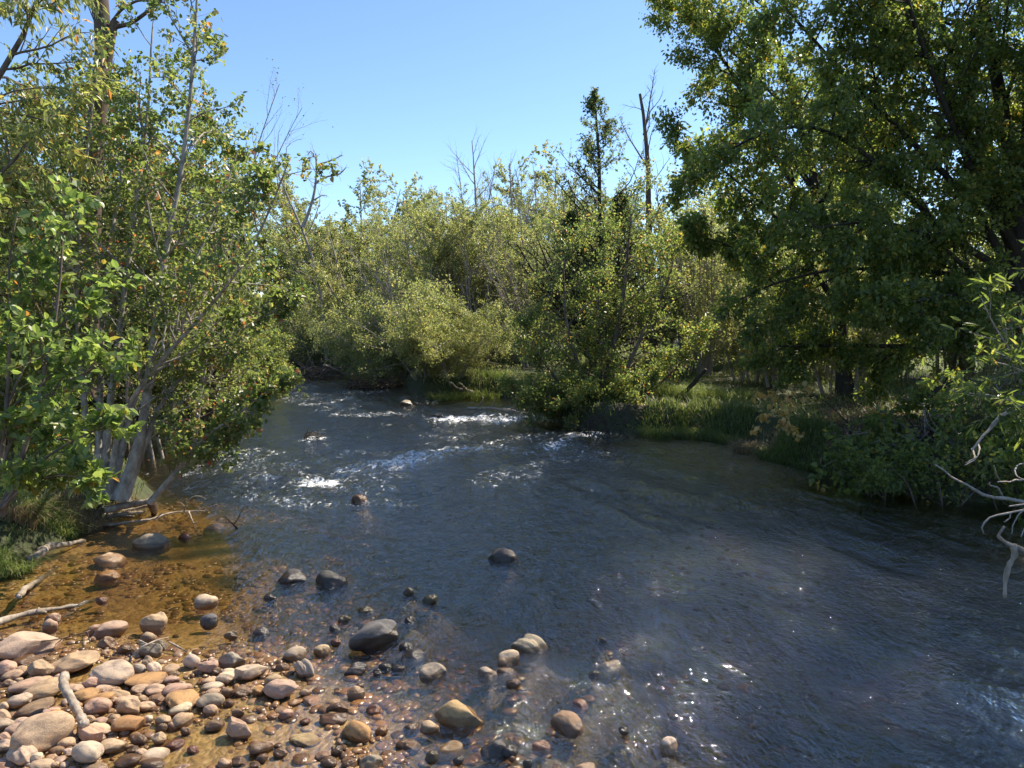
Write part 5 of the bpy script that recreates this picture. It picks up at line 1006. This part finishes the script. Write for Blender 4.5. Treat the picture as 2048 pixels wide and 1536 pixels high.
# ------------------------------------------------------------------ plants on the right bank, close
b = aty(1830, 868, 10.7); b[2] = gz(b[0], b[1] + .2)
st = [(pxstem(b, 10.7, [(1830, 870), (1760, 880), (1700, 900), (1650, 930)], -.7), .014), (pxstem(b, 10.7, [(1840, 870), (1790, 890), (1740, 930), (1700, 985)], -.8), .014), (pxstem(b, 10.7, [(1830, 870), (1780, 870), (1720, 862), (1670, 880)], -.3), .012),
      (pxstem(b, 10.7, [(1850, 870), (1820, 900), (1800, 950), (1790, 990)], -.8), .012), (pxstem(b, 10.7, [(1840, 870), (1810, 850), (1770, 835), (1740, 850)], -.2), .012), (pxstem(b, 10.7, [(1850, 870), (1850, 820), (1830, 790), (1800, 800)], 0), .012), (pxstem(b, 10.7, [(1840, 870), (1760, 900), (1720, 950), (1720, 1000)], -1.0), .012)]
sh = plant('birch_sapling', 'round-leaved shrub drooping over the shaded right bank to the water', 'shrub', b, st, [dict(m=9, t=(.2, 1), ang=(50, 15), len=LN(.32, .4), n=5, k=4, wander=.2, trop=-.04), dict(m=4, t=(.2, 1), ang=(46, 15), len=LN(.5, .3), n=3, k=3, wander=.2)],
      leaf=dict(m=5, size=.085, six=True, width=.85, droop=.5, t0=.1, off=.02), leafmat='birch_leaf', bark='twig_bark', seed=401, n=10)
b = aty(1640, 800, 11.6); 
b2 = bankpt(1700, 850, 11.8)
st = [(pxstem(b2, 11.8, [(1700, 850), (1640, 790), (1590, 775), (1545, 782), (1520, 800)], -.6), .010), (pxstem(b2, 11.8, [(1640, 790), (1560, 800), (1530, 830), (1520, 860)], -.6), .006), (pxstem(b2, 11.8, [(1560, 795), (1555, 820), (1570, 850), (1600, 872)], -.8), .006)]
plant('yellow_sapling', 'sprig of yellow autumn leaves reaching out over the right backwater', 'sapling', b2, st, [dict(m=6, t=(.35, 1), ang=(50, 15), len=LN(.16, .4), n=4, k=3, wander=.2, trop=-.08)],
      leaf=dict(m=8, size=.09, six=True, width=.8, droop=.6, t0=.1, off=.03), leafmat='yellow_leaf', bark='dark_bark', seed=402, n=10)
b = aty(2200, 900, 6.2); b[2] = .3
st = [(pxstem(b, 6.2, [(2230, 960), (2120, 800), (2020, 700), (1970, 630), (1950, 580)], 0), .016), (pxstem(b, 6.2, [(2230, 960), (2140, 830), (2048, 735), (1985, 725), (1940, 712)], -.2), .014), (pxstem(b, 6.2, [(2230, 960), (2180, 760), (2100, 660), (2040, 640), (2000, 660)], .2), .014),
      (pxstem(b, 6.2, [(2230, 960), (2130, 860), (2040, 800), (1960, 785), (1910, 780)], -.3), .012), (pxstem(b, 6.2, [(2230, 960), (2200, 700), (2150, 560), (2080, 500)], .3), .014), (pxstem(b, 6.2, [(2230, 960), (2130, 880), (2060, 850), (2000, 840)], -.2), .012)]
plant('willow_sapling', 'long-leaved willow sprig leaning in at the right edge of the stream', 'sapling', b, st, [dict(m=8, t=(.4, 1), ang=(42, 14), len=LN(.20, .4), n=5, k=4, wander=.15, trop=.04), dict(m=3, t=(.2, 1), ang=(40, 14), len=LN(.5, .3), n=3, k=3, wander=.15)],
      leaf=dict(m=5, size=.095, six=True, width=.25, droop=.35, spread=.6, t0=.1, off=.01, var=.4), leafmat='birch_leaf', bark='twig_bark', seed=403, n=10, leaf_on=(-1, -2))
b = bankpt(1990, 950, 9.9)
plant('bramble', 'low leafy bramble in deep shade at the water edge under the bare branches', 'bramble', b, fan(np.random.default_rng(44), 9, .75, .9, .012, (-.1, -.3), base_r=.4), [dict(m=9, t=(.15, 1), ang=(52, 15), len=LN(.4, .4), n=4, k=3, wander=.2, trop=-.03), dict(m=4, t=(.2, 1), ang=(46, 15), len=LN(.5, .3), n=3, k=3, wander=.2)],
      leaf=dict(m=6, size=.065, width=.75, droop=.4, t0=.1), leafmat='birch_leaf', bark='brown_bark', seed=404, n=8)

br = [o for o in scene.objects if o.name == 'bramble'][0]
for u, v, z_, rz, s_, lab in [(1900, 985, .15, 1.0, .9, 'leafy bramble below the dark root tangle'), (1790, 960, .2, 2.0, .8, 'bramble on the bank face behind the round-leaved shrub'), (2060, 1000, .1, 3.0, 1.1, 'bramble at the right edge behind the drooping bare twigs'), (2030, 905, .5, 4.2, 1.0, 'bramble on top of the shaded right bank at the picture edge'), (1690, 930, .2, 5.2, .6, 'small bramble between the grass mound and the round-leaved shrub')]:
    p = at(u, v, z_); p[2] = max(gz(p[0], p[1]), 0); copy_tree(br, p, rz, s_, lab)
